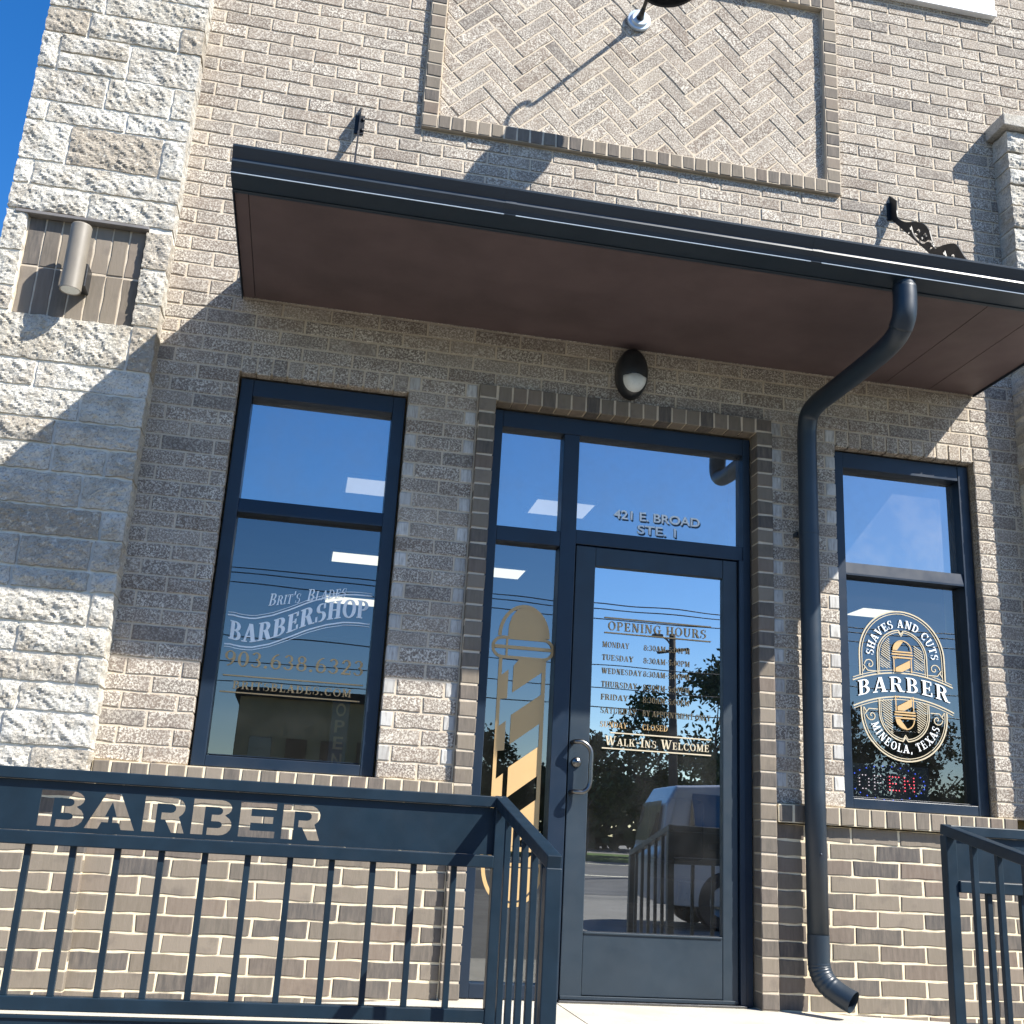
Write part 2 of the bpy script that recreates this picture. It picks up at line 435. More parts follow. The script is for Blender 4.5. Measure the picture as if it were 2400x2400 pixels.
# ------------------------------------------------------------------ the brick building
B = thing("brick_building", "pale brick shopfront with rough stone pillars, a flat black canopy and a dark brick base", "building")
H, L = .0768, .246
OPEN = [(-.474, .357, .93, 2.927), (.716, 2.312, .93, 2.927), (2.687, 3.508, .93, 2.927)]
PANEL = (.298, 2.763, .93 + 45 * H, .93 + 63 * H)
bm = nb()
running(bm, -.93, 7.0, .93, .93 + 80 * H, 0, L, H, OPEN + [PANEL, (2.95, 3.83, .93 + 65 * H, .93 + 80 * H), (3.80, 4.52, 0, .93 + 53 * H)], phase=.06, closers=(.357, .716, 2.312, 2.687))
for (a, b) in ((-.474, .357), (2.687, 3.508)):           # header course of bricks on end above each window
    n = 11
    for i in range(n): brick(bm, rect(a + (b - a) * i / n, a + (b - a) * (i + 1) / n, 2.828, 2.927), 0.0)
pale = link("wall", bm, ["pale_brick", "brick_end"], B)
bm = nb()
holes = [(-.483, .366, .93, 2.843), (.72, 2.31, .93, 2.93), (2.678, 3.517, .93, 2.843), (2.96, 3.82, .93 + 65 * H, .93 + 80 * H), (PANEL[0] + .03, PANEL[1] - .03, PANEL[2] + .03, PANEL[3] - .03)]
slab_with_holes(bm, -1.0, 7.0, .93, .93 + 80 * H, .0045, .16, holes)
mort = link("wall_mortar", bm, "tan_mortar", pale)
# dark base
for (a, b) in ((-.86, .72), (2.31, 3.80), (4.52, 7.0)):
    bm = nb(); running(bm, a, b, .84 - 14 * H, .84, .002, L, H, phase=.13, jit=.0026, joint=.0046)
    base = link("wall_base", bm, "dark_brick", B)
    bm = nb(); box(bm, a - .01, b, .0055, .16, .84 - 14 * H, .838); link("base_mortar", bm, "cream_mortar", base)
# projecting sill course of bricks on edge
for (a, b) in ((-.875, .722), (2.312, 3.60), (4.56, 7.0)):
    bm = nb(); bmm = nb(); n = int(round((b - a) / .079))
    for i in range(n): brick(bm, rect(a + (b - a) * i / n, a + (b - a) * (i + 1) / n, .842, .932), -.036, depth=.10, jit=.0024)
    box(bmm, a + .003, b - .003, -.032, .16, .845, .929)
    s = link("sill_course", bm, "dark_brick", B); link("sill_mortar", bmm, "cream_mortar", s)
# projecting surround of dark bricks round the entrance
bm = nb(); bmm = nb()
n = 38; hh = 2.828 / n * 1.0
k = 37
for i in range(k + 1):
    z0, z1 = i * 2.927 / (k + 1), (i + 1) * 2.927 / (k + 1)
    brick(bm, rect(.716, .812, z0, z1), -.032, depth=.085, jit=.0018)
    brick(bm, rect(2.216, 2.312, z0, z1), -.032, depth=.085, jit=.0018)
n = 18
for i in range(n): brick(bm, rect(.812 + (2.216 - .812) * i / n, .812 + (2.216 - .812) * (i + 1) / n, 2.832, 2.927), -.032, depth=.085, jit=.0018)
for (a, b, c, d) in ((.722, .8025, 0, 2.922), (2.2255, 2.306, 0, 2.922), (.8025, 2.2255, 2.8425, 2.922)): box(bmm, a, b, -.0285, .16, c, d)
s = link("door_surround", bm, "dark_brick", B); link("surround_mortar", bmm, "tan_mortar", s)
# herringbone panel
px0, px1, pz0, pz1 = PANEL[0] + .09, PANEL[1] - .09, PANEL[2] + .09, PANEL[3] - .09
bm = nb()
W, LL = .0805, .242
cx, cz = (px0 + px1) / 2, (pz0 + pz1) / 2
c45 = math.sqrt(.5)
for i in range(-40, 41):
    for j in range(-12, 13):
        # the 45 degree herringbone: pairs of bricks stepped along one diagonal
        for kind in (0, 1):
            if kind == 0: u0, v0, uw, vh = i * W + j * 2 * LL, i * W, LL, W
            else: u0, v0, uw, vh = i * W + j * 2 * LL - W * 0 + LL, i * W - (LL - W) + 0, W, LL
            poly = [(u0, v0), (u0 + uw, v0), (u0 + uw, v0 + vh), (u0, v0 + vh)]
            poly = [(cx + (u - v) * c45, cz + (u + v) * c45) for (u, v) in poly]
            poly = clip_poly(poly, (px0, px1, pz0, pz1))
            if len(poly) >= 3 and area(poly) > .0008: brick(bm, poly, .0105 + random.uniform(-.002, .0015), depth=.03, joint=.0038)
hp = link("herringbone_panel", bm, "pale_brick", B)
bm = nb(); box(bm, px0 - .02, px1 + .02, .0132, .0440, pz0 - .02, pz1 + .02); link("panel_mortar", bm, "tan_mortar", hp)
bm = nb(); bmm = nb(); T = .09
nx = 31; nz = 15
X0, X1, Z0, Z1 = PANEL
for i in range(nx):
    a, b = X0 + T + (X1 - X0 - 2 * T) * i / nx, X0 + T + (X1 - X0 - 2 * T) * (i + 1) / nx
    for (c, d) in ((Z0, Z0 + T), (Z1 - T, Z1)): brick(bm, rect(a, b, c, d), -.030, depth=.075, jit=.0018)
for i in range(nz + 2):
    a, b = Z0 + (Z1 - Z0) * i / (nz + 2), Z0 + (Z1 - Z0) * (i + 1) / (nz + 2)
    for (c, d) in ((X0, X0 + T), (X1 - T, X1)): brick(bm, rect(c, d, a, b), -.030, depth=.075, jit=.0018)
for (a, b, c, d) in ((X0 + T, X1 - T, Z0 + .003, Z0 + T - .003), (X0 + T, X1 - T, Z1 - T + .003, Z1 - .003), (X0 + .003, X0 + T - .003, Z0 + .003, Z1 - .003), (X1 - T + .003, X1 - .003, Z0 + .003, Z1 - .003)): box(bmm, a, b, -.0265, .0445, c, d)
f = link("panel_frame", bm, "dark_brick", hp); link("frame_mortar", bmm, "tan_mortar", hp)
# solid shell behind the brick skin, inside room
bm = nb()
slab_with_holes(bm, -1.62, 7.0, -.3, 7.2, .165, .34, [(-.46, .345, .94, 2.815), (.82, 2.205, 0.002, 2.815), (2.70, 3.495, .94, 2.815), (2.97, 3.81, 6.0, 7.0)])
box(bm, -1.62, -1.45, .34, 10, -.3, 7.2); box(bm, 6.85, 7.0, .34, 10, -.3, 7.2); box(bm, -1.45, 6.85, 9.85, 10, -.3, 7.2)
link("inner_wall", bm, "far_brick", B)
bm = nb(); box(bm, -1.62, 7.0, .165, 10, 7.2, 7.35); link("roof", bm, "roofing", B)
bm = nb()
def inward(bm, x0, x1, y0, y1, z0, z1):
    vs = [bm.verts.new((x, y, z)) for z in (z0, z1) for y in (y0, y1) for x in (x0, x1)]
    for f, mi in (((0, 1, 3, 2), 1), ((4, 6, 7, 5), 0), ((2, 3, 7, 6), 0), ((0, 2, 6, 4), 0), ((1, 5, 7, 3), 0)): bm.faces.new([vs[i] for i in f]).material_index = mi
inward(bm, -1.40, 6.8, .345, 9.0, -.004, 3.05)
link("room", bm, ["room_paint", "room_floor"], B)

# ------------------------------------------------------------------ stone pillars
def stone_block(bm, x0, x1, z0, z1, yf, yback, seed, cell=.0095, amp=.0075):
    j = .007
    x0 += j; x1 -= j; z0 += j; z1 -= j
    nx, nz = max(4, int((x1 - x0) / cell)), max(3, int((z1 - z0) / cell)); g = []
    off = Vector((seed * 3.1, seed * 1.7, seed * 2.3)); pr = random.uniform(-.006, .008)
    for k in range(nz + 1):
        row = []
        for i in range(nx + 1):
            x, z = x0 + (x1 - x0) * i / nx, z0 + (z1 - z0) * k / nz
            e = min(i, nx - i, 3) / 3 * min(1, 1); e2 = min(k, nz - k, 3) / 3
            ed = min(e, e2); c_, s__ = .80, .60; p = Vector(((x * c_ - z * s__) * 9, (x * s__ + z * c_) * 21, 0)) + off
            h = noise.fractal(p * .7, .9, 2.0, 3) * amp * .9 + (noise.turbulence(p * 1.6, 4, True) - .6) * amp * 1.3 + noise.fractal(p * 3.6, .5, 2.1, 3) * amp * .7
            hd = (.45 + .55 * ed)
            y = yf - (pr + h) * hd + (1 - ed) * .005
            jx = noise.noise(p * 2.1) * .006 if ed == 0 else 0; jz = noise.noise(p * 2.3 + Vector((9, 3, 1))) * .006 if ed == 0 else 0
            row.append(bm.verts.new((x + jx, y, z + jz)))
        g.append(row)
    for k in range(nz):
        for i in range(nx): bm.faces.new((g[k][i], g[k][i + 1], g[k + 1][i + 1], g[k + 1][i]))
    border = [g[0][i] for i in range(nx)] + [g[k][nx] for k in range(nz)] + [g[nz][i] for i in range(nx, 0, -1)] + [g[k][0] for k in range(nz, 0, -1)]
    d1 = (yback - yf)
    rings = [border]
    for t in (.25, .5, .75, 1.0):
        rings.append([bm.verts.new((v.co.x + noise.noise(v.co * 30 + Vector((t * 9, 0, 0))) * .006 * (t < 1), v.co.y * (1 - t) + yback * t, v.co.z + noise.noise(v.co * 27 + Vector((0, t * 9, 0))) * .004 * (t < 1))) for v in border])
    m = len(border)
    for A, C in zip(rings, rings[1:]):
        for i in range(m): bm.faces.new((A[i], C[i], C[(i + 1) % m], A[(i + 1) % m]))
def pillar(name, rows, yf, core, label=None):
    bm = nb(); s = 1
    for (x0, x1, z0, z1) in rows:
        stone_block(bm, x0, x1, z0, z1, yf, .02, s); s += 1
    bmesh.ops.recalc_face_normals(bm, faces=bm.faces)
    o = link(name, bm, "split_stone", B)
    for f in o.data.polygons: f.use_smooth = False
    b2 = nb()
    for c in core: box(b2, *c)
    link("pillar_mortar", b2, "pillar_mortar", o)
    return o
XL, XR = -1.655, -.868
R = []
def row(z0, z1, *xs):
    for a, b in zip(xs, xs[1:]): R.append((a, b, z0, z1))
row(.845, .965, XL, -1.11, XR); row(.965, 1.11, XL, -1.25, XR); row(1.11, 1.235, XL, -1.20, XR); row(1.235, 1.36, XL, -.975, XR)
row(1.36, 1.49, XL, -1.25, XR); row(1.49, 1.64, XL, -.97, XR); row(1.64, 1.735, XL, -1.32, -.99, XR); row(1.735, 1.88, XL, -1.31, -1.0, XR)
row(1.88, 2.02, XL, -.98, XR); row(2.02, 2.18, XL, -1.09, XR); row(2.18, 2.31, XL, -1.24, -1.005, XR); row(2.31, 2.43, XL, -1.25, XR)
row(2.43, 2.58, XL, -1.16, XR); row(2.58, 2.71, XL, -1.38, XR); row(2.71, 2.945, XL, -.99, XR)
for a, b in ((2.945, 3.07), (3.07, 3.255), (3.255, 3.475)): R.append((XL, -1.545, a, b))
for a, b in ((2.945, 3.06), (3.06, 3.25), (3.25, 3.455)): R.append((-1.0, XR, a, b))
row(3.475, 3.62, XL, -1.285, XR); row(3.62, 3.755, XL, -1.57, XR); row(3.755, 3.98, XL, -1.43, -.985, XR); row(3.98, 4.10, XL, -1.56, -1.18, XR)
row(4.10, 4.285, XL, -1.30, -.98, XR); R += [(XL, -1.56, 4.285, 4.50), (-1.56, -1.22, 4.285, 4.39), (-1.56, -1.22, 4.39, 4.50), (-1.22, XR, 4.285, 4.50)]
row(4.50, 4.655, XL, -1.44, -.99, XR); row(4.655, 4.80, XL, -1.38, XR); row(4.80, 4.99, XL, -1.55, -1.12, XR); row(4.99, 5.12, XL, -1.25, XR)
row(5.12, 5.35, XL, -1.4, -1.0, XR); row(5.35, 5.5, XL, -1.2, XR)
YP = -.145
PL = pillar("stone_pillar", R, YP, [(XL + .012, -1.55, -.131, .16, .85, 5.5), (-.985, XR - .012, -.131, .16, .85, 5.5), (-1.55, -.985, -.131, .16, .85, 2.94), (-1.55, -.985, -.131, .16, 3.48, 5.5)])
bm = nb(); box(bm, -1.552, -.985, -.1045, .15, 2.942, 3.478); link("niche_mortar", bm, "tan_mortar", PL)
# recessed niche of upright bricks with its steel lintel
bm = nb(); nx0, nx1 = -1.545, -.995
for i in range(7):
    a, b = nx0 + (nx1 - nx0) * i / 7, nx0 + (nx1 - nx0) * (i + 1) / 7
    brick(bm, rect(a, b, 2.945, 3.20), -.108, depth=.02, jit=.0018, joint=.0036); brick(bm, rect(a, b, 3.20, 3.462), -.108, depth=.02, jit=.0018, joint=.0036)
nc = link("niche_brick", bm, "dark_brick", PL)
bm = nb(); bev_box(bm, nx0 - .06, nx1 + .01, -.150, -.09, 3.458, 3.474, .002); link("lintel", bm, "lintel_steel", PL)
# dark brick foot of the left pillar
bm = nb(); running(bm, XL - .01, -.842, .84 - 14 * H, .84, -.045, L, H, phase=.02, jit=.0026, depth=.044, joint=.0046); link("pillar_base", bm, "dark_brick", PL)
bm = nb(); box(bm, XL - .004, -.8475, -.0415, .003, .84 - 14 * H, .838); link("pillar_base_mortar", bm, "cream_mortar", PL)
# right pillar with its cap
R = []; zz = .845; k = 0
while zz < 4.93:
    h_ = random.choice((.11, .13, .15, .2, .14)); h_ = min(h_, 4.95 - zz)
    sx = random.choice((3.95, 4.05, 4.2, 4.3)); row(zz, zz + h_, 3.782, sx, 4.53); zz += h_
PRt = pillar("stone_pillar", R, YP, [(3.795, 4.52, -.12, .16, .85, 4.94)])
bm = nb()
for i in range(4): bev_box(bm, 3.745 + i * .207, 3.745 + (i + 1) * .207 - .006, -.185, .002, 4.95, 5.03, .006)
link("pillar_cap", bm, "split_stone", PRt)
bm = nb(); running(bm, 3.765, 4.54, .84 - 14 * H, .84, -.045, L, H, phase=.02, jit=.0026, depth=.044, joint=.0046); link("pillar_base", bm, "dark_brick", PRt)
bm = nb(); box(bm, 3.771, 4.534, -.0415, .003, .84 - 14 * H, .838); link("pillar_base_mortar", bm, "cream_mortar", PRt)

# ------------------------------------------------------------------ lettering: a small slab serif alphabet
S_, T_ = .17, .065
def V(x, y0=0, y1=1, w=S_): return [(x, y0), (x + w, y0), (x + w, y1), (x, y1)]
def Hh(x0, x1, y, t=T_): return [(x0, y), (x1, y), (x1, y + t), (x0, y + t)]
def D(x0, y0, x1, y1, w): return [(x0, y0), (x0 + w, y0), (x1 + w, y1), (x1, y1)]
def A(cx, cy, rx, ry, a0, a1, w=S_, t=T_, n=10):
    o = []
    for i in range(n):
        qa, qb = math.radians(a0 + (a1 - a0) * i / n), math.radians(a0 + (a1 - a0) * (i + 1) / n)
        def pt(q, s): return (cx + (rx - w * s) * math.cos(q), cy + (ry - t * s) * math.sin(q))
        o.append([pt(qa, 0), pt(qb, 0), pt(qb, 1), pt(qa, 1)])
    return o
def sf(x, y, w=S_, e=.085): return Hh(x - e, x + w + e, y if y == 0 else y - T_)
def stem(x): return [V(x), sf(x, 0), sf(x, 1)]
GL = {}
GL['I'] = (.36, stem(.09)); GL['L'] = (.66, stem(.09) + [Hh(.2, .62, 0), V(.56, 0, .28, .06)])
GL['E'] = (.70, stem(.09) + [Hh(.2, .62, 0), Hh(.2, .60, 1 - T_), Hh(.2, .5, .47), V(.58, 0, .27, .06), V(.55, .75, 1, .06), V(.46, .36, .64, .05)])
GL['F'] = (.66, stem(.09) + [Hh(.2, .60, 1 - T_), Hh(.2, .5, .47), V(.55, .75, 1, .06), V(.46, .36, .64, .05)])
GL['T'] = (.72, [V(.275), sf(.275, 0), Hh(.02, .70, 1 - T_), V(.02, .74, 1, .06), V(.64, .74, 1, .06)])
GL['H'] = (.86, stem(.09) + stem(.58) + [Hh(.2, .62, .47)])
GL['N'] = (.88, [V(.12, 0, 1, .08), sf(.12, 0, .08), V(.66, 0, 1, .08), sf(.66, 1, .08), D(.54, 0, .10, 1, .20), Hh(.02, .2, 1 - T_)])
GL['M'] = (1.04, [V(.11, 0, 1, .08), sf(.11, 0, .08), Hh(.02, .2, 1 - T_), V(.74, 0, 1, .17), sf(.74, 0), Hh(.8, .98, 1 - T_), D(.38, .05, .11, 1, .19), D(.42, .05, .74, 1, .08)])
GL['A'] = (.86, [D(.06, 0, .36, 1, .08), D(.58, 0, .33, 1, .20), Hh(.2, .62, .27), Hh(-.03, .26, 0), Hh(.50, .87, 0)])
GL['V'] = (.86, [D(.32, 0, .06, 1, .20), D(.40, 0, .70, 1, .08), Hh(-.02, .36, 1 - T_), Hh(.60, .88, 1 - T_)])
GL['W'] = (1.22, [D(.26, 0, .06, 1, .19), D(.34, 0, .58, 1, .08), D(.70, 0, .48, 1, .19), D(.80, 0, 1.04, 1, .08), Hh(-.02, .34, 1 - T_), Hh(.92, 1.22, 1 - T_)])
GL['X'] = (.84, [D(.56, 0, .06, 1, .20), D(.06, 0, .62, 1, .08), Hh(-.02, .26, 0), Hh(.48, .84, 0), Hh(-.02, .34, 1 - T_), Hh(.54, .82, 1 - T_)])
GL['Y'] = (.82, [V(.32, 0, .46), sf(.32, 0), D(.31, .44, .04, 1, .20), D(.42, .44, .66, 1, .08), Hh(-.02, .32, 1 - T_), Hh(.56, .84, 1 - T_)])
GL['K'] = (.88, stem(.09) + [D(.24, .40, .62, 1, .08), D(.56, 0, .34, .58, .20), Hh(.48, .90, 0), Hh(.5, .82, 1 - T_)])
GL['P'] = (.74, stem(.09) + A(.36, .72, .33, .28, -90, 90) + [Hh(.2, .38, .44), Hh(.2, .38, 1 - T_)])
GL['R'] = (.84, stem(.09) + A(.36, .74, .32, .26, -90, 90) + [Hh(.2, .38, .48), Hh(.2, .38, 1 - T_), D(.58, 0, .36, .52, .20), Hh(.58, .88, 0)])
GL['B'] = (.78, stem(.09) + A(.36, .745, .29, .255, -90, 90) + A(.36, .27, .35, .27, -90, 90) + [Hh(.2, .38, .48), Hh(.2, .38, 1 - T_), Hh(.2, .38, 0)])
GL['D'] = (.84, stem(.09) + A(.34, .5, .44, .5, -90, 90, n=14) + [Hh(.2, .36, 0), Hh(.2, .36, 1 - T_)])
GL['O'] = (.86, A(.43, .5, .41, .52, 0, 360, n=24)); GL['0'] = (.70, A(.35, .5, .33, .52, 0, 360, n=24)); GL['Q'] = GL['O']
GL['C'] = (.80, A(.43, .5, .41, .52, 45, 315, n=20) + [V(.66, .66, .98, .06), V(.66, .04, .30, .05)])
GL['G'] = (.86, A(.43, .5, .41, .52, 45, 315, n=20) + [V(.66, .66, .98, .06), V(.58, .04, .46, .15), Hh(.48, .84, .42)])
GL['U'] = (.86, [V(.11, .35, 1), sf(.11, 1), V(.64, .35, 1, .08), sf(.64, 1, .08)] + A(.415, .37, .305, .39, 180, 360, S_ * .8))
GL['S'] = (.70, A(.34, .75, .27, .27, 60, 265, .15) + A(.34, .27, .31, .29, -110, 95, .15) + [V(.53, .70, .98, .06), V(.05, .02, .32, .06)])
GL['J'] = GL['I']; GL['Z'] = GL['E']
GL['1'] = (.5, [V(.16), sf(.16, 0), D(.02, .74, .14, 1, .1)])
GL['2'] = (.66, A(.32, .72, .28, .29, -15, 175, .15) + [D(.05, .05, .44, .66, .16), Hh(.05, .62, 0, .12), V(.55, 0, .28, .06)])
GL['3'] = (.66, A(.30, .75, .27, .27, -90, 160, .15) + A(.30, .27, .31, .28, -160, 90, .15))
GL['4'] = (.70, [V(.40), sf(.40, 0), Hh(.02, .66, .26, .08), D(.02, .3, .38, 1, .1)])
GL['5'] = (.66, A(.31, .31, .31, .33, -160, 120, .15) + [V(.10, .50, 1, .07), Hh(.1, .58, .88, .12)])
GL['6'] = (.68, A(.34, .30, .32, .32, 0, 360, .15) + A(.52, .40, .50, .62, 95, 185, .14))
GL['8'] = (.68, A(.34, .76, .27, .26, 0, 360, .13) + A(.34, .28, .32, .30, 0, 360, .15))
GL['9'] = (.68, A(.34, .70, .32, .32, 0, 360, .15) + A(.16, .60, .50, .62, -85, 5, .14))
GL['7'] = (.62, [Hh(.03, .6, .88, .12), D(.14, 0, .42, .9, .17)])
GL['.'] = (.30, A(.14, .08, .10, .10, 0, 360, .1, .1, 10)); GL[','] = (.30, [D(.03, -.16, .08, .14, .12)])
GL[':'] = (.30, A(.14, .12, .10, .10, 0, 360, .1, .1, 10) + A(.14, .56, .10, .10, 0, 360, .1, .1, 10))
GL['-'] = (.44, [Hh(.05, .38, .38, .12)]); GL["'"] = (.24, [D(.06, .68, .08, 1.02, .11)]); GL[' '] = (.34, [])
def sub_poly(p, n=4):
    o = []
    for i in range(len(p)):
        a, b = p[i], p[(i + 1) % len(p)]; L_ = math.hypot(b[0] - a[0], b[1] - a[1]); k = max(1, int(L_ / .34))
        for j in range(k): o.append((a[0] + (b[0] - a[0]) * j / k, a[1] + (b[1] - a[1]) * j / k))
    return o
def text_polys(s, h, track=.06, wx=1.0):
    """outlines in metres along a straight base line starting at x = 0; returns polys, total width"""
    x = 0; o = []
    for ch in s:
        sm = ch.islower(); g = GL[ch.upper()]
        k = .78 if sm else 1.0
        for p in g[1]: o.append([((x + q[0] * k * wx) * h, q[1] * k * h) for q in sub_poly(p)])
        x += g[0] * k * wx + track
    return o, (x - track) * h
class Decal:
    def __init__(s, y, mat): s.bm = nb(); s.y = y; s.i = 0; s.mat = mat
    def poly(s, pts, dy=0.0):
        y = s.y + dy + (s.i % 37) * .00012; s.i += 1
        a = sum(pts[i][0] * pts[(i + 1) % len(pts)][1] - pts[(i + 1) % len(pts)][0] * pts[i][1] for i in range(len(pts)))
        if a < 0: pts = pts[::-1]
        s.bm.faces.new([s.bm.verts.new((p[0], y, p[1])) for p in pts])
    def text(s, t, x0, z0, h, x1=None, fn=None, track=.06, wx=1.0, dy=0):
        ps, w = text_polys(t, h, track, wx)
        k = (x1 - x0) / w if x1 is not None else 1.0
        for p in ps:
            q = [(x0 + a * k, z0 + b) for a, b in p]
            if fn: q = [fn(a, b) for a, b in q]
            s.poly(q, dy)
    def line(s, pts, w):
        for i in range(len(pts) - 1):
            a, b = Vector(pts[i]), Vector(pts[i + 1]); d = (b - a)
            if d.length < 1e-6: continue
            d.normalize(); n_ = Vector((-d.y, d.x)) * w / 2; e = d * w * .15
            s.poly([tuple(a - n_ - e), tuple(b - n_ + e), tuple(b + n_ + e), tuple(a + n_ - e)])
    def done(s, name, parent): return link(name, s.bm, s.mat, parent)

# ------------------------------------------------------------------ windows
YF0, YF1, YG = .05, .15, .112
def pane(name, x0, x1, z0, z1, mat, parent, y=YG):
    bm = nb(); vs = [bm.verts.new(p) for p in ((x0, y, z0), (x1, y, z0), (x1, y, z1), (x0, y, z1))]
    bm.faces.new(vs); return link(name, bm, mat, parent)
def window(x0, x1):
    w = empty("window", parent=B); w_ = .066
    bm = nb()
    bev_box(bm, x0 + .004, x0 + w_, YF0, YF1, .935, 2.824, .003); bev_box(bm, x1 - w_, x1 - .004, YF0, YF1, .935, 2.824, .003)
    bev_box(bm, x0 + w_, x1 - w_, YF0 + .002, YF1 - .002, 2.735, 2.824, .003); bev_box(bm, x0 + w_, x1 - w_, YF0 + .002, YF1 - .002, .935, .985, .003)
    sec = [(YF0 + .004, 2.136), (YF0 + .004, 2.146), (YF0 + .011, 2.205), (YF1 - .002, 2.205), (YF1 - .002, 2.136)]
    e0 = [bm.verts.new((x0 + w_, y, z)) for y, z in sec]; e1 = [bm.verts.new((x1 - w_, y, z)) for y, z in sec]
    for i in range(5): bm.faces.new((e0[i], e1[i], e1[(i + 1) % 5], e0[(i + 1) % 5]))
    bmesh.ops.recalc_face_normals(bm, faces=bm.faces)
    bev_box(bm, x0 + w_ + .006, x1 - w_ - .006, YF0 + .026, YF0 + .03, .99, .9935, .001)
    link("frame", bm, "frame_alu", w)
    pane("pane", x0 + w_, x1 - w_, 2.205, 2.735, "glass_upper", w)
    pane("pane", x0 + w_, x1 - w_, .985, 2.136, "glass_clear", w)
    return w
WL = window(-.474, .357); WR = window(2.687, 3.508)
# lettering of the left window (a rising wave)
yd = YG - .0062
def wave(x):                                            # lift of the base line at x
    t = (x + .382) / .65
    pts = [(-.06, -.012), (0, 0), (.08, -.010), (.17, -.012), (.30, .012), (.43, .050), (.56, .094), (.69, .126), (.82, .146), (.92, .150), (1.06, .146)]
    t = max(-.05, min(1.05, t))
    for (a, b), (c, d) in zip(pts, pts[1:]):
        if a <= t <= c: return b + (d - b) * (t - a) / (c - a)
    return 0
dw = Decal(yd, "vinyl_white")
dw.text("BARBERSHOP", -.378, 1.530, .088, x1=.262, fn=lambda x, z: (x + (z - 1.53) * .0, z + wave(x)), track=.10)
for o_ in (.0025, .005): dw.text("BARBERSHOP", -.378 + o_, 1.530, .088, x1=.262 + o_, fn=lambda x, z: (x, z + wave(x)), track=.10)
dw.done("lettering", WL); dw = Decal(yd, "vinyl_white")
dw.text("Brit's", -.212, 1.700, .060, x1=-.066, fn=lambda x, z: (x + (z - 1.70) * .12, z + (x + .21) * .20), track=.05)
dw.text("Blades", -.036, 1.738, .060, x1=.148, fn=lambda x, z: (x + (z - 1.73) * .12, z + (x + .036) * .20), track=.05)
xs_ = [-.392 + i * .668 / 26 for i in range(27)]
for off, t in ((.114, .0065), (.127, .003), (-.024, .0065), (-.037, .003)): dw.line([(x, 1.530 + off + wave(x)) for x in xs_], t)
dw.done("lettering", WL)
dg = Decal(yd, "vinyl_gold")
dg.text("903.638.6323", -.384, 1.402, .070, x1=.270, track=.10)
dg.done("lettering", WL); dg = Decal(yd, "vinyl_gold")
dg.line([(-.38, 1.357), (.272, 1.357)], .006); dg.line([(-.385, 1.280), (.262, 1.280)], .006)
dg.text("BRITSBLADES.COM", -.33, 1.297, .036, x1=.222, track=.14)
dg.done("lettering", WL)
# emblem of the right window
ecx, et, eb = 3.086, 1.731, 1.431
de = Decal(yd, "vinyl_cream")
def arc(cx_, cz_, r, a0, a1, n=28): return [(cx_ + r * math.cos(math.radians(a0 + (a1 - a0) * i / n)), cz_ + r * math.sin(math.radians(a0 + (a1 - a0) * i / n))) for i in range(n + 1)]
for r, t in ((.243, .0075), (.230, .004)):
    de.line([(ecx + r, 1.615)] + arc(ecx, et, r, 0, 180) + [(ecx - r, 1.615)], t)
    de.line([(ecx - r, 1.452)] + arc(ecx, eb, r, 180, 360) + [(ecx + r, 1.452)], t)
for r, t in ((.142, .006), (.131, .004)):
    de.line([(ecx + r, 1.635)] + arc(ecx, et, r, 0, 84, 14) + [(ecx, et + r - .022)] + arc(ecx, et, r, 96, 180, 14) + [(ecx - r, 1.635)], t)
    de.line([(ecx - r, 1.50)] + arc(ecx, eb, r, 180, 264, 14) + [(ecx, eb - r + .022)] + arc(ecx, eb, r, 276, 360, 14) + [(ecx + r, 1.50)], t)
def ban(x, z0, rise): return z0 + rise * (1 - ((x - ecx) / .285) ** 2)
for z0, off, t in ((1.588, 0, .007), (1.588, .014, .004), (1.455, 0, .007), (1.455, -.014, .004)):
    de.line([(ecx - .285 + i * .57 / 20, ban(ecx - .285 + i * .57 / 20, z0, .056 if z0 > 1.5 else .064) + off) for i in range(21)], t)
for side in (-1, 1):                                    # fine diagonal hatching either side of the pole
    for cz_, up in ((et, 1), (eb, -1)):
        for i in range(-40, 60):
            for k in (0,):
                z = 1.1 + i * .0125
                seg = []
                for q in range(15):
                    x = ecx + side * (.070 + .054 * q / 14); zz_ = z - (x - ecx) * .62
                    inside = (up > 0 and (zz_ <= et and zz_ > 1.665 or zz_ > et and math.hypot(x - ecx, zz_ - et) < .124)) or (up < 0 and (zz_ >= eb and zz_ < 1.500 or zz_ < eb and math.hypot(x - ecx, zz_ - eb) < .124))
                    if inside: seg.append((x, zz_))
                if len(seg) > 1: de.line([seg[0], seg[-1]], .0042)
    for cz_, sg in ((1.690, 1), (1.400, -1)):           # scrolls in the four corners
        pts = [(ecx + side * (.186 + (.030 - .0026 * i / 1.6) * math.cos(i * .42) * 1), cz_ + sg * (-.012 + (.030 - .0026 * i / 1.6) * math.sin(i * .42))) for i in range(19)]
        de.line(pts, .005)
        de.line([(ecx + side * .228, cz_ - sg * .052), (ecx + side * .214, cz_ - sg * .03), (ecx + side * .222, cz_ - sg * .018), (ecx + side * .20, cz_ - sg * .046), (ecx + side * .15, cz_ - sg * .046)], .005)
de.done("emblem_lines", WR)
dl = Decal(yd - .005, "vinyl_white")
dl.text("BARBER", 2.825, 0, .078, x1=3.345, fn=lambda x, z: (x, z + ban(x, 1.499, .046)), track=.16)
def on_arc(t, cx_, cz_, r, h, a_mid, span, top=True):
    ps, w = text_polys(t, h, .14)
    for p in ps:
        q = []
        for (x, z) in p:
            f_ = x / w - .5
            if top: an = math.radians(a_mid - span * f_); rr = r + z
            else: an = math.radians(a_mid + span * f_); rr = r - z
            q.append((cx_ + rr * math.cos(an), cz_ + rr * math.sin(an)))
        dl.poly(q)
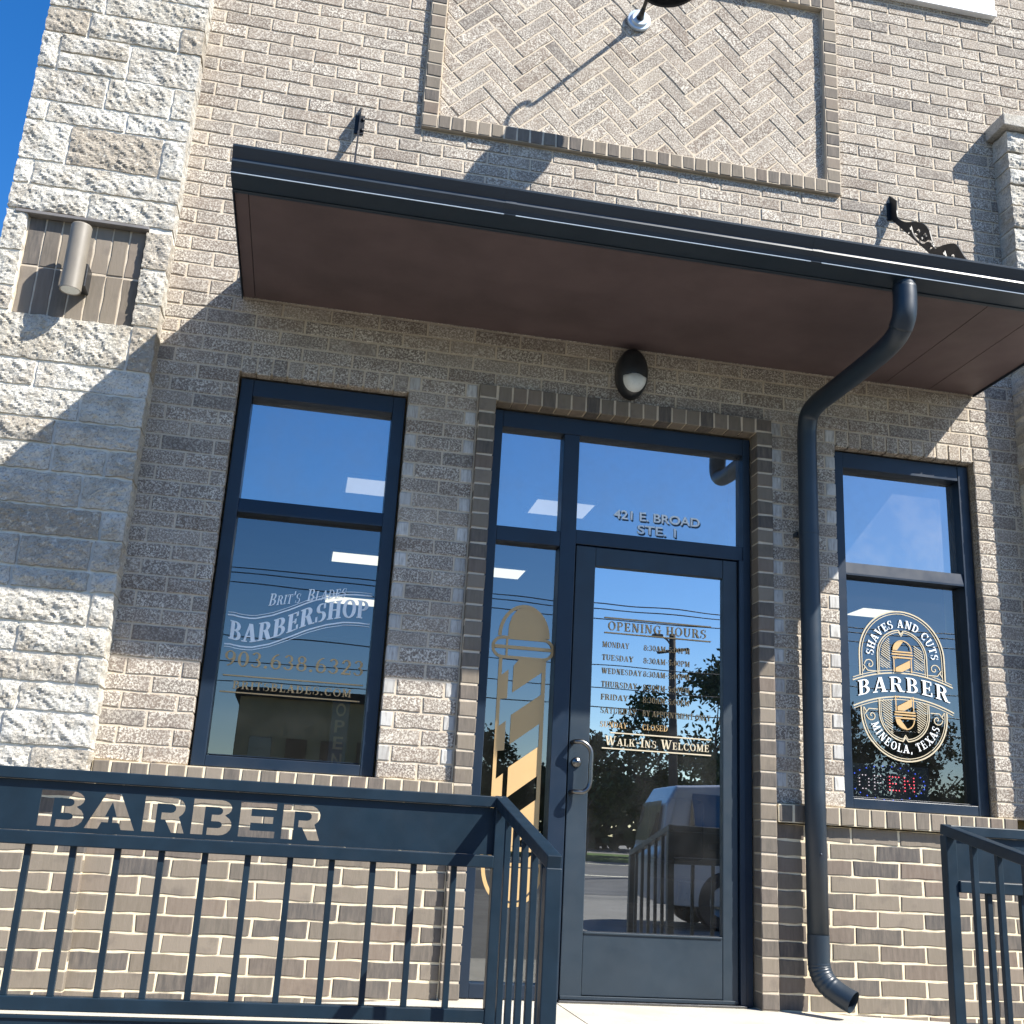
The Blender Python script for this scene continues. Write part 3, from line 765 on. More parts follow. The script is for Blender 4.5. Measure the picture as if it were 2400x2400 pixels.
dl.done("lettering", WR); dl = Decal(yd - .005, "vinyl_white")
on_arc("SHAVES AND CUTS", ecx, et - .01, .166, .042, 90, 176); dl.done("lettering", WR); dl = Decal(yd - .005, "vinyl_white"); on_arc("MINEOLA, TEXAS", ecx, eb + .006, .207, .042, 270, 142, False)
dl.done("lettering", WR)
dp = Decal(yd - .0048, "vinyl_gold")
def pole_emblem(sg, z_end, z_col, z_ban):
    # dome, collar and striped shaft
    dome = arc(ecx, z_col + sg * .022, .052, 0, 180 * sg, 16)
    dp.line(dome, .006)
    dp.poly([p for p in dome if p[0] < ecx + .012] + [(ecx - .052, z_col + sg * .022), (ecx - .030, z_col + sg * .022)])
    for o_, hw in ((.0, .060), (.014, .057), (-.016, .056)): dp.line([(ecx - hw, z_col + o_), (ecx + hw, z_col + o_)], .008)
    z0, z1 = sorted((z_ban, z_col - sg * .022))
    for xx in (-.050, .050): dp.line([(ecx + xx, z0), (ecx + xx, z1)], .006)
    zz_ = z0 - .02
    while zz_ < z1:
        pl = clip_poly([(ecx - .042, zz_), (ecx + .042, zz_ + .045), (ecx + .042, zz_ + .085), (ecx - .042, zz_ + .040)], (ecx - .042, ecx + .042, z0, z1))
        if len(pl) > 2: dp.poly(pl)
        zz_ += .085
pole_emblem(1, 1.84, 1.742, 1.650); pole_emblem(-1, 1.33, 1.425, 1.522)
dp.done("pole_emblem", WR)

# window of the upper floor: only its lower right corner shows
wu = empty("window", parent=B); zb = 5.872
bm = nb(); bev_box(bm, 2.92, 3.868, -.040, .10, zb, zb + .045, .004); link("sill", bm, "white_trim", wu)
bm = nb()
bev_box(bm, 3.795, 3.862, -.035, .10, zb + .047, zb + 1.0, .004); bev_box(bm, 2.93, 2.997, -.035, .10, zb + .047, zb + 1.0, .004); bev_box(bm, 2.997, 3.795, -.033, .09, zb + .047, zb + .115, .004)
link("frame", bm, "white_trim", wu); pane("pane", 2.997, 3.795, zb + .115, zb + 1.0, "glass_upper", wu, .03)

# ------------------------------------------------------------------ entrance: fixed frame with side light and transoms, and the door
EN = empty("entrance_frame", parent=B)
bm = nb()
bev_box(bm, .812, .862, YF0, YF1, 0.004, 2.826, .003); bev_box(bm, 2.174, 2.214, YF0, YF1, .004, 2.826, .003)
bev_box(bm, .862, 2.174, YF0 + .002, YF1, 2.735, 2.826, .003); bev_box(bm, 1.192, 1.274, YF0 + .002, YF1 - .002, .004, 2.735, .003)
bev_box(bm, .862, 1.192, YF0 + .004, YF1 - .002, 2.128, 2.205, .003); bev_box(bm, 1.274, 2.174, YF0 + .004, YF1 - .002, 2.150, 2.225, .003)
bev_box(bm, .862, 1.192, YF0 + .004, YF1 - .002, .004, .066, .003)
bev_box(bm, 2.146, 2.174, YF0 - .012, YF0 + .02, .004, 2.150, .003)
link("frame", bm, "frame_alu", EN)
pane("pane", .862, 1.192, 2.205, 2.735, "glass_upper", EN, YG - .01); pane("pane", 1.274, 2.174, 2.225, 2.735, "glass_upper", EN, YG - .01)
pane("pane", .862, 1.192, .066, 2.128, "glass_side", EN, YG - .01)
# street number: plain sans letters built from the built-in font, turned into a mesh
def sans(t, x, z, h, y, mat, parent, name, align='LEFT', width=None, ext=.0008):
    cu = bpy.data.curves.new(name, 'FONT'); cu.body = t; cu.size = h / .70; cu.extrude = ext; cu.align_x = align; cu.offset = .0012
    o = bpy.data.objects.new(name, cu); COL.objects.link(o); dg_ = bpy.context.evaluated_depsgraph_get()
    me = bpy.data.meshes.new_from_object(o.evaluated_get(dg_)); bpy.data.objects.remove(o)
    xs = [v.co.x for v in me.vertices]; k = width / (max(xs) - min(xs)) if width else 1
    for v in me.vertices: v.co = Vector((x + (v.co.x - (min(xs) if width else 0)) * k, y - v.co.z, z + v.co.y))
    me.materials.clear(); me.materials.append(MAT[mat]); o2 = bpy.data.objects.new(name, me); COL.objects.link(o2); o2.parent = parent; return o2
yt = YG - .01
sans("421 E. BROAD", 1.482, 2.322, .046, yt - .0038, "vinyl_white", EN, "lettering", width=.470)
sans("STE. 1", 1.612, 2.252, .046, yt - .0038, "vinyl_white", EN, "lettering", width=.210)
sans("421 E. BROAD", 1.488, 2.314, .046, yt - .0004, "letter_shadow", EN, "lettering_shadow", width=.470)  # dark offset copies imitate the shadow of the letters in the glazing
sans("STE. 1", 1.618, 2.244, .046, yt - .0004, "letter_shadow", EN, "lettering_shadow", width=.210)
# gold barber pole on the side light
P_ = Decal(yt - .0062, "vinyl_gold"); pc = 1.038
def strip_ell(cx_, cz_, rx, rz, w, a0, a1, n=24):
    for i in range(n):
        qa, qb = math.radians(a0 + (a1 - a0) * i / n), math.radians(a0 + (a1 - a0) * (i + 1) / n)
        P_.poly([(cx_ + rx * math.cos(qa), cz_ + rz * math.sin(qa)), (cx_ + rx * math.cos(qb), cz_ + rz * math.sin(qb)), (cx_ + (rx - w) * math.cos(qb), cz_ + (rz - w) * math.sin(qb)), (cx_ + (rx - w) * math.cos(qa), cz_ + (rz - w) * math.sin(qa))])
strip_ell(1.040, 1.656, .130, .163, .017, 0, 180)
P_.poly([(.960, 1.656), (1.160, 1.656)] + [(1.040 + .122 * math.cos(math.radians(t)), 1.656 + .155 * math.sin(math.radians(t))) for t in range(8, 92, 8)] + [(1.0, 1.790), (.975, 1.755), (.962, 1.71)])
def band(z0, z1, x0, x1):
    r = (z1 - z0) / 2; zc = (z0 + z1) / 2
    P_.poly([(x0 + r, z1), (x1 - r, z1), (x1 - r, z1 - .015), (x0 + r, z1 - .015)]); P_.poly([(x0 + r, z0), (x1 - r, z0), (x1 - r, z0 + .015), (x0 + r, z0 + .015)])
    strip_ell(x0 + r, zc, r, r, .015, 90, 270, 12); strip_ell(x1 - r, zc, r, r, .015, -90, 90, 12)
    P_.poly([(x0 + .016, zc - .007), (x1 - .016, zc - .007), (x1 - .016, zc + .010), (x0 + .016, zc + .010)])
    P_.poly([(x0 + .072, z0 + .01), (x0 + .082, z0 + .01), (x0 + .082, z1 - .01), (x0 + .072, z1 - .01)])
band(1.544, 1.656, .880, 1.197)
P_.poly(rect(.921, .938, .575, 1.545)); P_.poly(rect(1.139, 1.158, .575, 1.545))
for k in range(5):                                      # stripes of the shaft, with the narrow edge pieces stepped beside them
    o_ = -.2485 * k
    a = [(.996, 1.379 + o_), (1.139, 1.488 + o_), (1.139, 1.604 + o_), (1.020, 1.548 + o_ + .0), (.996, 1.508 + o_)]
    a = clip_poly(a if k else [(.996, 1.379), (1.139, 1.488), (1.139, 1.545), (1.022, 1.545), (.996, 1.510)], (.9, 1.2, .575, 1.545))
    if k: a = clip_poly([(.996, 1.379 + o_), (1.139, 1.488 + o_), (1.139, 1.379 + .0 + o_ + .2485 * 0 + .110 + .0 * k + .0), (1.139, 1.6265 + o_ - .0), (.996, 1.5195 + o_)], (.9, 1.2, .575, 1.545))
    if k: a = clip_poly([(.996, 1.379 + o_), (1.139, 1.488 + o_), (1.139, 1.627 + o_), (.996, 1.520 + o_)], (.9, 1.2, .575, 1.545))
    if len(a) > 2: P_.poly(a)
    b_ = clip_poly([(.938, 1.345 + o_), (.972, 1.350 + o_), (.972, 1.490 + o_), (.938, 1.462 + o_)], (.9, 1.2, .575, 1.545))
    if len(b_) > 2: P_.poly(b_)
P_.poly(rect(.887, 1.192, .640, .660)); P_.poly(rect(.893, 1.186, .572, .588)); P_.poly(rect(.885, .90, .588, .640)); P_.poly(rect(1.178, 1.193, .588, .640))
strip_ell(1.040, .572, .147, .182, .018, 180, 360)
P_.poly([(.985, .566), (1.160, .566)] + [(1.040 + .122 * math.cos(math.radians(-t)), .572 - .155 * math.sin(math.radians(t))) for t in range(10, 100, 10)] + [(1.0, .43), (.985, .48)])
P_.done("barber_pole_decal", EN)

DO = empty("door", parent=B); YD = .056
bm = nb()
bev_box(bm, 1.280, 1.382, YD, YD + .05, .012, 2.144, .004); bev_box(bm, 2.064, 2.142, YD, YD + .05, .012, 2.144, .004)
bev_box(bm, 1.382, 2.064, YD + .002, YD + .048, 2.045, 2.144, .004)
link("stile_frame", bm, "door_paint", DO)
bm = nb(); bev_box(bm, 1.382, 2.064, YD + .002, YD + .048, .03, .300, .004); bev_box(bm, 1.386, 2.060, YD - .004, YD + .004, .294, .304, .002)
bev_box(bm, 1.282, 2.14, YD - .006, YD + .03, .012, .028, .002)
link("kick_plate", bm, "door_paint", DO)
pane("pane", 1.382, 2.064, .300, 2.045, "glass_door", DO, YD + .022)
bm = nb(); bev_box(bm, 1.27, 2.17, .02, .09, .0, .011, .002); link("threshold", bm, "chrome", DO)
hn = nb()
hp_ = [(1.296, YD, 1.158), (1.30, YD - .055, 1.158), (1.335, YD - .066, 1.156), (1.372, YD - .066, 1.120), (1.374, YD - .066, 1.04), (1.372, YD - .066, .962), (1.345, YD - .066, .928), (1.302, YD - .055, .925), (1.296, YD, .925)]
tube(hn, smooth_path(hp_, 6), .0115, 12)
link("handle", hn, "chrome", DO)
bm = nb(); lathe(bm, [(.024, 0), (.024, .012), (.018, .018), (.009, .018), (.008, .022), (.0001, .022)], (1.318, YD, 1.065), 'Y', 20); link("lock", bm, "chrome", DO)
bm = nb(); bev_box(bm, 1.66, 2.05, YD + .05, YD + .105, 2.05, 2.11, .004)
link("closer", bm, "black_metal", DO)
# opening hours
ydh = YD + .0158
dh = Decal(ydh, "vinyl_gold")
for z, x0, x1, t in ((1.789, 1.444, 2.006, .006), (1.713, 1.446, 2.006, .006)): dh.line([(x0, z), (x1, z)], t)
dh.text("OPENING HOURS", 1.463, 1.727, .044, x1=1.984, track=.10)
rows_ = [("MONDAY", "8:30AM-5:00PM", 1.639), ("TUESDAY", "8:30AM-5:00PM", 1.574), ("WEDNESDAY", "8:30AM-5:00PM", 1.507), ("THURSDAY", "8:30AM-5:00PM", 1.441), ("FRIDAY", "8:30AM-5:00PM", 1.378), ("SATURDAY", "BY APPOINTMENT ONLY", 1.312), ("SUNDAY", "CLOSED", 1.245)]
dh.done("lettering", DO)
for d_, t_, z in rows_:
    dh = Decal(ydh, "vinyl_gold")
    dh.text(d_, 1.437, z, .028, x1=1.437 + len(d_) * .0232); dh.text(t_, 1.652, z, .028, x1=1.652 + len(t_) * (.0187 if len(t_) > 15 else .0188 if len(t_) > 8 else .022)); dh.done("lettering", DO)
dc = Decal(ydh, "vinyl_cream")
dc.line([(1.490, 1.220), (2.008, 1.220)], .006); dc.line([(1.450, 1.144), (2.008, 1.144)], .006)
dc.text("Walk-Ins Welcome", 1.464, 1.160, .044, x1=2.0, track=.07)
dc.done("lettering", DO)

# ------------------------------------------------------------------ canopy
CA = empty("canopy", parent=B)
cx0, cx1, zs = -.515, 3.535, 3.24
bm = nb(); bm2 = nb()
seams = [cx0 + .004, -.452, 2.99, 3.26, cx1 - .004]
for a, b in zip(seams, seams[1:]): bev_box(bm, a + .0015, b - .0015, -.975, -.003, zs, zs + .01, .0015)
link("soffit", bm, "soffit_panel", CA)
bm = nb()
bev_box(bm, cx0, cx1, -.998, -.001, zs + .012, 3.385, .003); bev_box(bm, cx0, cx1, -.998, -.977, zs - .006, zs + .012, .002)
bev_box(bm, cx0 - .002, cx0 + .003, -.995, -.002, zs - .012, zs + .03, .001); bev_box(bm, cx1 - .003, cx1 + .002, -.995, -.002, zs - .012, zs + .03, .001)
link("fascia", bm, "black_metal", CA)
prof = [(-1.0, 3.352), (-1.0, 3.240), (-1.110, 3.240), (-1.117, 3.2405), (-1.1185, 3.2425), (-1.1120, 3.2500), (-1.120, 3.266), (-1.136, 3.281), (-1.1385, 3.284), (-1.1345, 3.300), (-1.137, 3.303), (-1.150, 3.320), (-1.163, 3.338), (-1.1645, 3.3455), (-1.161, 3.349), (-1.150, 3.347), (-1.14, 3.335), (-1.112, 3.262), (-1.012, 3.262), (-1.01, 3.352)]
bm = nb(); E0 = [bm.verts.new((cx0 - .004, y, z)) for y, z in prof]; E1 = [bm.verts.new((cx1 + .004, y, z)) for y, z in prof]
for i in range(len(prof)): bm.faces.new((E0[i], E0[(i + 1) % len(prof)], E1[(i + 1) % len(prof)], E1[i]))
bmesh.ops.triangle_fill(bm, use_beauty=True, edges=[bm.edges.get((E0[i], E0[(i + 1) % len(prof)])) for i in range(len(prof))])
bmesh.ops.triangle_fill(bm, use_beauty=True, edges=[bm.edges.get((E1[i], E1[(i + 1) % len(prof)])) for i in range(len(prof))])
for xe, d in ((cx0 - .004, -.003), (cx1 + .004, .003)):
    pass
bmesh.ops.recalc_face_normals(bm, faces=bm.faces)
for f in bm.faces:                                      # folded edge of the sheet, sun highlight put in as a paler colour
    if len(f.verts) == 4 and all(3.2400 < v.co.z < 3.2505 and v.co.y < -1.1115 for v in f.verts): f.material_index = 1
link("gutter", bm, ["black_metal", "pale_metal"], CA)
fp = [(y - .0012, z) for y, z in prof[2:13]]
for xj in (.62, 2.02):
    bm = nb(); a_v = [bm.verts.new((xj, y, z)) for y, z in fp]; b_v = [bm.verts.new((xj + .05, y, z)) for y, z in fp]
    for i in range(len(fp) - 1): bm.faces.new((a_v[i], a_v[i + 1], b_v[i + 1], b_v[i]))
    for row_ in (a_v, b_v):
        bk = [bm.verts.new((v.co.x, v.co.y + .0016, v.co.z)) for v in row_]
        for i in range(len(fp) - 1): bm.faces.new((row_[i], row_[i + 1], bk[i + 1], bk[i]))
    bmesh.ops.recalc_face_normals(bm, faces=bm.faces); link("gutter_joint", bm, "black_metal", CA)
# ornamental plate brackets above the canopy, standing square to the wall
def bez(pts, n=6): return [tuple(p)[:2] for p in smooth_path([(a, b, 0) for a, b in pts], n)]
outline = [(0, 4.455), (-.075, 4.375), (-.068, 4.315)] + bez([(-.075, 4.27), (-.10, 4.235), (-.16, 4.185), (-.24, 4.140), (-.32, 4.085), (-.365, 4.035)], 4) + [(-.385, 4.0), (-.415, 3.885), (-.43, 3.862)] + bez([(-.45, 3.860), (-.52, 3.838), (-.60, 3.800), (-.64, 3.755)], 4) + [(-.68, 3.68), (-.76, 3.56), (-.80, 3.545), (-.86, 3.52), (-.92, 3.45), (-.955, 3.39), (-.80, 3.388), (-.46, 3.765), (0, 4.30)]
def scroll(c, s, turn, ang):                            # one open S scroll as a list of (y, z) points
    pts = []
    for i in range(16):
        t = i / 15; th = turn * (t * 4.4) ; r = .006 + .024 * t
        pts.append((r * math.cos(th), r * math.sin(th)))
    ca, sa = math.cos(ang), math.sin(ang)
    return [(c[0] + s * (a * ca - b * sa), c[1] + s * (a * sa + b * ca)) for a, b in pts]
def ribbon(pts, w):
    Lf, Rt = [], []
    for i, p in enumerate(pts):
        a, b = Vector(pts[max(0, i - 1)]), Vector(pts[min(len(pts) - 1, i + 1)]); d = (b - a).normalized(); n_ = Vector((-d.y, d.x)) * w / 2
        Lf.append(tuple(Vector(p) + n_)); Rt.append(tuple(Vector(p) - n_))
    return Lf + Rt[::-1]
SCR = [[(-.168, 4.113), (-.187, 4.100), (-.206, 4.108), (-.203, 4.130), (-.213, 4.124), (-.228, 4.078), (-.251, 4.034), (-.294, 3.984), (-.327, 3.957), (-.357, 3.952), (-.383, 3.936), (-.406, 3.908), (-.399, 3.888), (-.372, 3.897)],
       [(-.264, 4.040), (-.250, 4.064), (-.270, 4.072), (-.291, 4.052), (-.285, 4.028)], [(-.318, 3.985), (-.314, 4.008), (-.336, 4.008), (-.356, 3.985), (-.347, 3.966)]]
def holes_at(oy, oz): return [ribbon([(q.x + oy, q.y + oz) for q in smooth_path([(c[0], c[1], 0) for c in l_], 4)], .0105) for l_ in SCR]
HOLES = holes_at(0, 0) + holes_at(-.303, -.325)
def plate(outer, holes, x, th, ):
    bm = nb(); eds = []
    for lp in [outer] + holes:
        vs = [bm.verts.new((x, y, z)) for y, z in lp]
        for i in range(len(vs)): eds.append(bm.edges.new((vs[i], vs[(i + 1) % len(vs)])))
    bmesh.ops.triangle_fill(bm, use_beauty=True, use_dissolve=False, edges=eds, normal=(1, 0, 0))
    g = bmesh.ops.extrude_face_region(bm, geom=bm.faces[:]); bmesh.ops.translate(bm, verts=[v for v in g['geom'] if isinstance(v, bmesh.types.BMVert)], vec=(th, 0, 0))
    bmesh.ops.recalc_face_normals(bm, faces=bm.faces); return bm
for bx_ in (-.034, 3.080):
    bm = plate(outline, HOLES, bx_, .007)
    box(bm, bx_ - .022, bx_ + .030, -.007, -.0015, 4.285, 4.40)
    for zz_ in (4.31, 4.375): lathe(bm, [(.010, 0), (.010, .006), (.0001, .007)], (bx_ + .020, -.007, zz_), 'Y', 8)
    link("bracket", bm, "bracket_steel", CA)
# downspout
DS = empty("downspout", parent=B)
bm = nb()
pth = smooth_path([(2.505, -1.062, 3.246), (2.503, -1.062, 3.15), (2.500, -1.055, 3.075), (2.497, -1.005, 3.012), (2.495, -.90, 2.985), (2.493, -.70, 2.978), (2.487, -.40, 2.975), (2.482, -.22, 2.972), (2.480, -.125, 2.945), (2.479, -.094, 2.875), (2.479, -.086, 2.78)], 7)
tube(bm, pth + [Vector((2.479, -.086, 2.0)), Vector((2.479, -.086, 1.0)), Vector((2.479, -.086, .30))], .0505, 24)
link("pipe", bm, "black_metal", DS)
bm = nb(); tube(bm, smooth_path([(2.504, -1.062, 3.22), (2.503, -1.062, 3.15), (2.500, -1.055, 3.075), (2.498, -1.02, 3.025)], 5), .0535, 24); link("elbow", bm, "black_metal", DS)
bm = nb(); ps_ = smooth_path([(2.479, -.086, .345), (2.479, -.086, .24), (2.484, -.091, .185), (2.504, -.115, .135), (2.545, -.16, .095), (2.585, -.205, .070)], 12)
tube(bm, ps_, [.0515 + (.0016 if (i % 4 < 2 and 16 < i < 44) else 0) for i in range(len(ps_))], 24, cap=False)
tube(bm, ps_[-3:][::-1], .0495, 24, cap=False)
link("elbow", bm, "black_metal", DS)
for zz_ in (2.3,):
    bm = nb(); lathe(bm, [(.0515, -.012), (.0525, -.012), (.0525, .012), (.0515, .012)], (2.479, -.086, zz_), 'Z', 24); box(bm, 2.43, 2.53, -.046, -.001, zz_ - .010, zz_ + .010)
    link("strap", bm, "black_metal", DS)
bm = nb(); lathe(bm, [(.006, 0), (.006, .003), (.0001, .004)], (2.479, -.1365, .705), 'Y', 10); link("screw", bm, "black_metal", DS)

# ------------------------------------------------------------------ lamps
BL = thing("barn_lamp", "black gooseneck lamp with round metal shade in front of the herringbone panel", "wall lamp")
bm = nb(); lathe(bm, [(.0001, .034), (.046, .034), (.052, .028), (.052, .020), (.068, .018), (.070, .012), (.070, 0)], (1.518, .004, 5.358), 'Y', 36); link("base_plate", bm, "pale_metal", BL)
bm = nb(); tube(bm, [Vector((1.518, -.02, 5.358)), Vector((1.518, -.06, 5.362)), Vector((1.518, -.10, 5.368))], [.026, .017, .0125], 14)
tube(bm, smooth_path([(1.518, -.09, 5.366), (1.518, -.26, 5.40), (1.518, -.42, 5.435), (1.518, -.46, 5.45), (1.518, -.49, 5.50), (1.518, -.53, 5.52), (1.518, -.565, 5.49), (1.518, -.572, 5.43), (1.518, -.572, 5.36)], 8), .0115, 14)
link("arm", bm, "lamp_black", BL)
bm = nb(); lathe(bm, [(.168, 0), (.170, .004), (.166, .012), (.150, .075), (.125, .13), (.085, .175), (.05, .20), (.036, .215), (.034, .27), (.0001, .275), (.028, .21), (.08, .165), (.12, .12), (.145, .07), (.160, .012), (.164, .002), (.168, 0)], (1.518, -.572, 5.115), 'Z', 40); link("shade", bm, "lamp_black", BL)
bm = nb(); lathe(bm, [(.0001, .0), (.025, .006), (.036, .03), (.034, .06), (.018, .09), (.0001, .1)], (1.518, -.572, 5.14), 'Z', 20); link("bulb", bm, "lens_white", BL)

CL = thing("cylinder_lamp", "bronze cylinder lamp shining up and down in the recess of the left stone pillar", "wall lamp")
lx, ly, lr = -1.270, -.240, .0485
bm = nb(); lathe(bm, [(lr - .006, .004), (lr, 0), (lr, .335), (lr - .004, .341), (lr - .010, .341), (lr - .010, .325), (.0001, .325)], (lx, ly, 3.035), 'Z', 36); link("housing", bm, "lamp_bronze", CL)
bm = nb(); lathe(bm, [(.0001, .002), (lr - .006, .002), (lr - .006, .006)], (lx, ly, 3.035), 'Z', 36); link("lens", bm, "lens_white", CL)
bm = nb(); bev_box(bm, lx - .022, lx + .052, -.200, -.106, 3.085, 3.205, .004); link("mount", bm, "lamp_black", CL)

OL = thing("oval_lamp", "black oval bulkhead lamp with half moon lens above the door", "wall lamp")
def oval(bm, hw, hh, prof, c, seg=40):
    rings = []
    for s, d in prof: rings.append([bm.verts.new((c[0] + hw * s * math.cos(2 * math.pi * k / seg), c[1] - d, c[2] + hh * s * math.sin(2 * math.pi * k / seg))) for k in range(seg)])
    for A_, C_ in zip(rings, rings[1:]):
        for k in range(seg):
            f = bm.faces.new((A_[k], A_[(k + 1) % seg], C_[(k + 1) % seg], C_[k])); f.smooth = True
    bm.faces.new(rings[-1])
oc = (1.522, -.001, 3.085)
bm = nb(); oval(bm, .086, .138, [(1, 0), (1, .03), (.99, .045), (.94, .062), (.80, .085), (.55, .10), (.2, .107), (.02, .108)], oc); link("housing", bm, "lamp_black", OL)
bm = nb()
seg = 18; topz = 3.048
ring = [(1.522 + .064 * math.cos(math.pi + math.pi * k / seg), 3.045 + .082 * math.sin(math.pi + math.pi * k / seg)) for k in range(seg + 1)] + [(1.522 + .050 * math.cos(t), 3.045 + .024 * math.sin(t)) for t in (.5, 1.0, 1.57, 2.1, 2.6)]
cen = (1.522, 3.025)
v0 = [bm.verts.new((a, -.060, b)) for a, b in ring]; v1 = [bm.verts.new((cen[0] + (a - cen[0]) * .97, -.092, cen[1] + (b - cen[1]) * .97)) for a, b in ring]; v2 = [bm.verts.new((cen[0] + (a - cen[0]) * .6, -.118, cen[1] + (b - cen[1]) * .6)) for a, b in ring]
for A_, C_ in ((v0, v1), (v1, v2)):
    for k in range(len(ring)): bm.faces.new((A_[k], A_[(k + 1) % len(ring)], C_[(k + 1) % len(ring)], C_[k])).smooth = True
bm.faces.new(v2).smooth = True; bmesh.ops.recalc_face_normals(bm, faces=bm.faces)
link("lens", bm, "lens_white", OL)

# ------------------------------------------------------------------ railings
YR = -1.45
def polyhole(pts, x0, z0, w, h): return [(x0 + a * w, z0 + b * h) for a, b in pts]
def rnd(cx_, cz_, rx, rz, a0, a1, n=7): return [(cx_ + rx * math.cos(math.radians(a0 + (a1 - a0) * i / n)), cz_ + rz * math.sin(math.radians(a0 + (a1 - a0) * i / n))) for i in range(n + 1)]
sB = [(0, 0), (0, 1)] + rnd(.68, .775, .29, .225, 90, -62) + rnd(.70, .29, .30, .29, 62, -90) + [(.40, 0), (.40, .20)] + rnd(.66, .295, .10, .095, -90, 90, 5) + [(.48, .39), (.48, .575)] + rnd(.65, .685, .10, .11, -90, 90, 5) + [(.30, .795), (.30, 0)]
sA = [(0, 0), (.35, 1), (.65, 1), (1, 0), (.73, 0), (.67, .19), (.54, .19), (.54, .35), (.615, .35), (.50, .76), (.385, .35), (.46, .35), (.46, .19), (.33, .19), (.27, 0)]
sR = [(0, 0), (0, 1)] + rnd(.66, .70, .31, .30, 90, -55) + [(1.0, 0), (.70, 0), (.52, .36), (.42, .36), (.42, .555)] + rnd(.64, .68, .11, .125, -90, 90, 5) + [(.30, .805), (.30, 0)]
sE = [(0, 0), (0, 1), (1, 1), (1, .81), (.31, .81), (.31, .60), (.93, .60), (.93, .41), (.31, .41), (.31, .19), (1, .19), (1, 0)]
def letter_panel(x0, x1, z0, z1, letters):
    bm = nb(); eds = []
    loops = [rect(x0, x1, z0, z1)]
    for sh, a, b in letters: loops.append(polyhole(sh, a, .657, b - a, .108))
    for lp in loops:
        vs = [bm.verts.new((p[0], YR - .003, p[1])) for p in lp]
        for i in range(len(vs)): eds.append(bm.edges.new((vs[i], vs[(i + 1) % len(vs)])))
    bmesh.ops.triangle_fill(bm, use_beauty=True, use_dissolve=False, edges=eds, normal=(0, -1, 0))
    g = bmesh.ops.extrude_face_region(bm, geom=bm.faces[:]); bmesh.ops.translate(bm, verts=[v for v in g['geom'] if isinstance(v, bmesh.types.BMVert)], vec=(0, .005, 0))
    bmesh.ops.recalc_face_normals(bm, faces=bm.faces); return bm
def railing(name, label, x_in, x_out, sgn, letters):
    """front run along the walkway edge plus the return beside the steps"""
    R_ = thing(name, label, "railing", "black steel railings either side of the steps")
    xa, xb = min(x_in, x_out), max(x_in, x_out)
    M_ = "rail_paint"
    bm = nb(); beam(bm, (xa, YR, .812), (xb, YR, .812), .040, .036); link("top_rail", bm, M_, R_)
    bm = nb(); beam(bm, (xa + .02, YR, .621), (xb - .02, YR, .621), .062, .040); link("middle_rail", bm, M_, R_)
    bm = nb(); beam(bm, (xa + .02, YR, .153), (xb - .02, YR, .153), .036, .040); link("bottom_rail", bm, M_, R_)
    bm = letter_panel(xa + .02, xb - .02, .642, .793, letters); link("sign_panel", bm, M_, R_)
    bm = nb(); bev_box(bm, xa + .02, xb - .02, YR - .006, YR + .002, -.06, .118, .002); bev_box(bm, xa + .02, xb - .02, YR - .012, YR + .006, .111, .121, .002); link("toe_plate", bm, M_, R_)
    # posts
    for px in (x_in, x_out):
        bm = nb(); beam(bm, (px, YR, -.3), (px, YR, .794), .041, .041, up=Vector((0, 1, 0))); link("post", bm, M_, R_)
    x = x_in - sgn * .146 if True else 0
    while (x - x_out) * sgn > .06:
        bm = nb(); beam(bm, (x, YR, .172), (x, YR, .602), .0195, .0195, up=Vector((0, 1, 0)), b=.002); link("baluster", bm, M_, R_)
        x -= sgn * .1322
    # sloping return
    y1 = -2.265; sl = .21
    bm = nb(); beam(bm, (x_in, YR + .018, .816), (x_in, y1, .816 + sl * (y1 - YR)), .040, .036); link("sloping_rail", bm, M_, R_)
    bm = nb(); beam(bm, (x_in, y1 + .02, -.36), (x_in, y1 + .02, .802 + sl * (y1 - YR)), .043, .043, up=Vector((0, 1, 0))); link("end_post", bm, M_, R_)
    bm = nb(); beam(bm, (x_in, YR, .10), (x_in, y1 + .02, .10 + sl * (y1 - YR)), .034, .034); link("sloping_bottom_rail", bm, M_, R_)
    for y in (-1.60, -1.74, -1.88, -2.02, -2.15):
        bm = nb(); beam(bm, (x_in, y, .09 + sl * (y - YR)), (x_in, y, .80 + sl * (y - YR)), .0195, .0195, up=Vector((0, 1, 0)), b=.002); link("baluster", bm, M_, R_)
    return R_
kx = .000542
lets = []
for sh, a, b in ((sB, 205, 455), (sA, 465, 745), (sR, 785, 1025), (sB, 1062, 1292), (sE, 1335, 1545), (sR, 1585, 1812)):
    lets.append((sh, -.768 + (a - 205) * .866 / 1607, -.768 + (b - 205) * .866 / 1607))
railing("metal_railing", "black steel railing with BARBER cut out of its top panel, left of the steps", .688, -2.2, 1, lets)
railing("metal_railing", "black steel railing with plain top panel, right of the steps by the downspout", 2.328, 5.3, -1, [])

# ------------------------------------------------------------------ inside the shop
def panel_light(x, y, label, hw=.865):
    t = thing("ceiling_light", label, "ceiling light", "flat ceiling lights inside the shop")
    bm = nb(); bev_box(bm, -hw - .02, hw + .02, -.20, .20, -.02, 0, .003); f = link("frame", bm, "white_trim", t)
    bm = nb(); vs = [bm.verts.new(p) for p in ((-hw, -.18, -.022), (-hw, .18, -.022), (hw, .18, -.022), (hw, -.18, -.022))]; bm.faces.new(vs); link("diffuser", bm, "panel_light", t)
    t.location = (x, y, 3.045); return t
panel_light(.985, 4.50, "long bright ceiling light behind the left window and the tall side pane")
panel_light(.985, 6.45, "dimmer ceiling light glimpsed behind the lettering of the left window")
panel_light(.46, 2.30, "short ceiling light seen faintly through the upper pane of the left window", .32)
panel_light(1.70, 2.32, "short ceiling light seen faintly across the two panes above the door", .21)
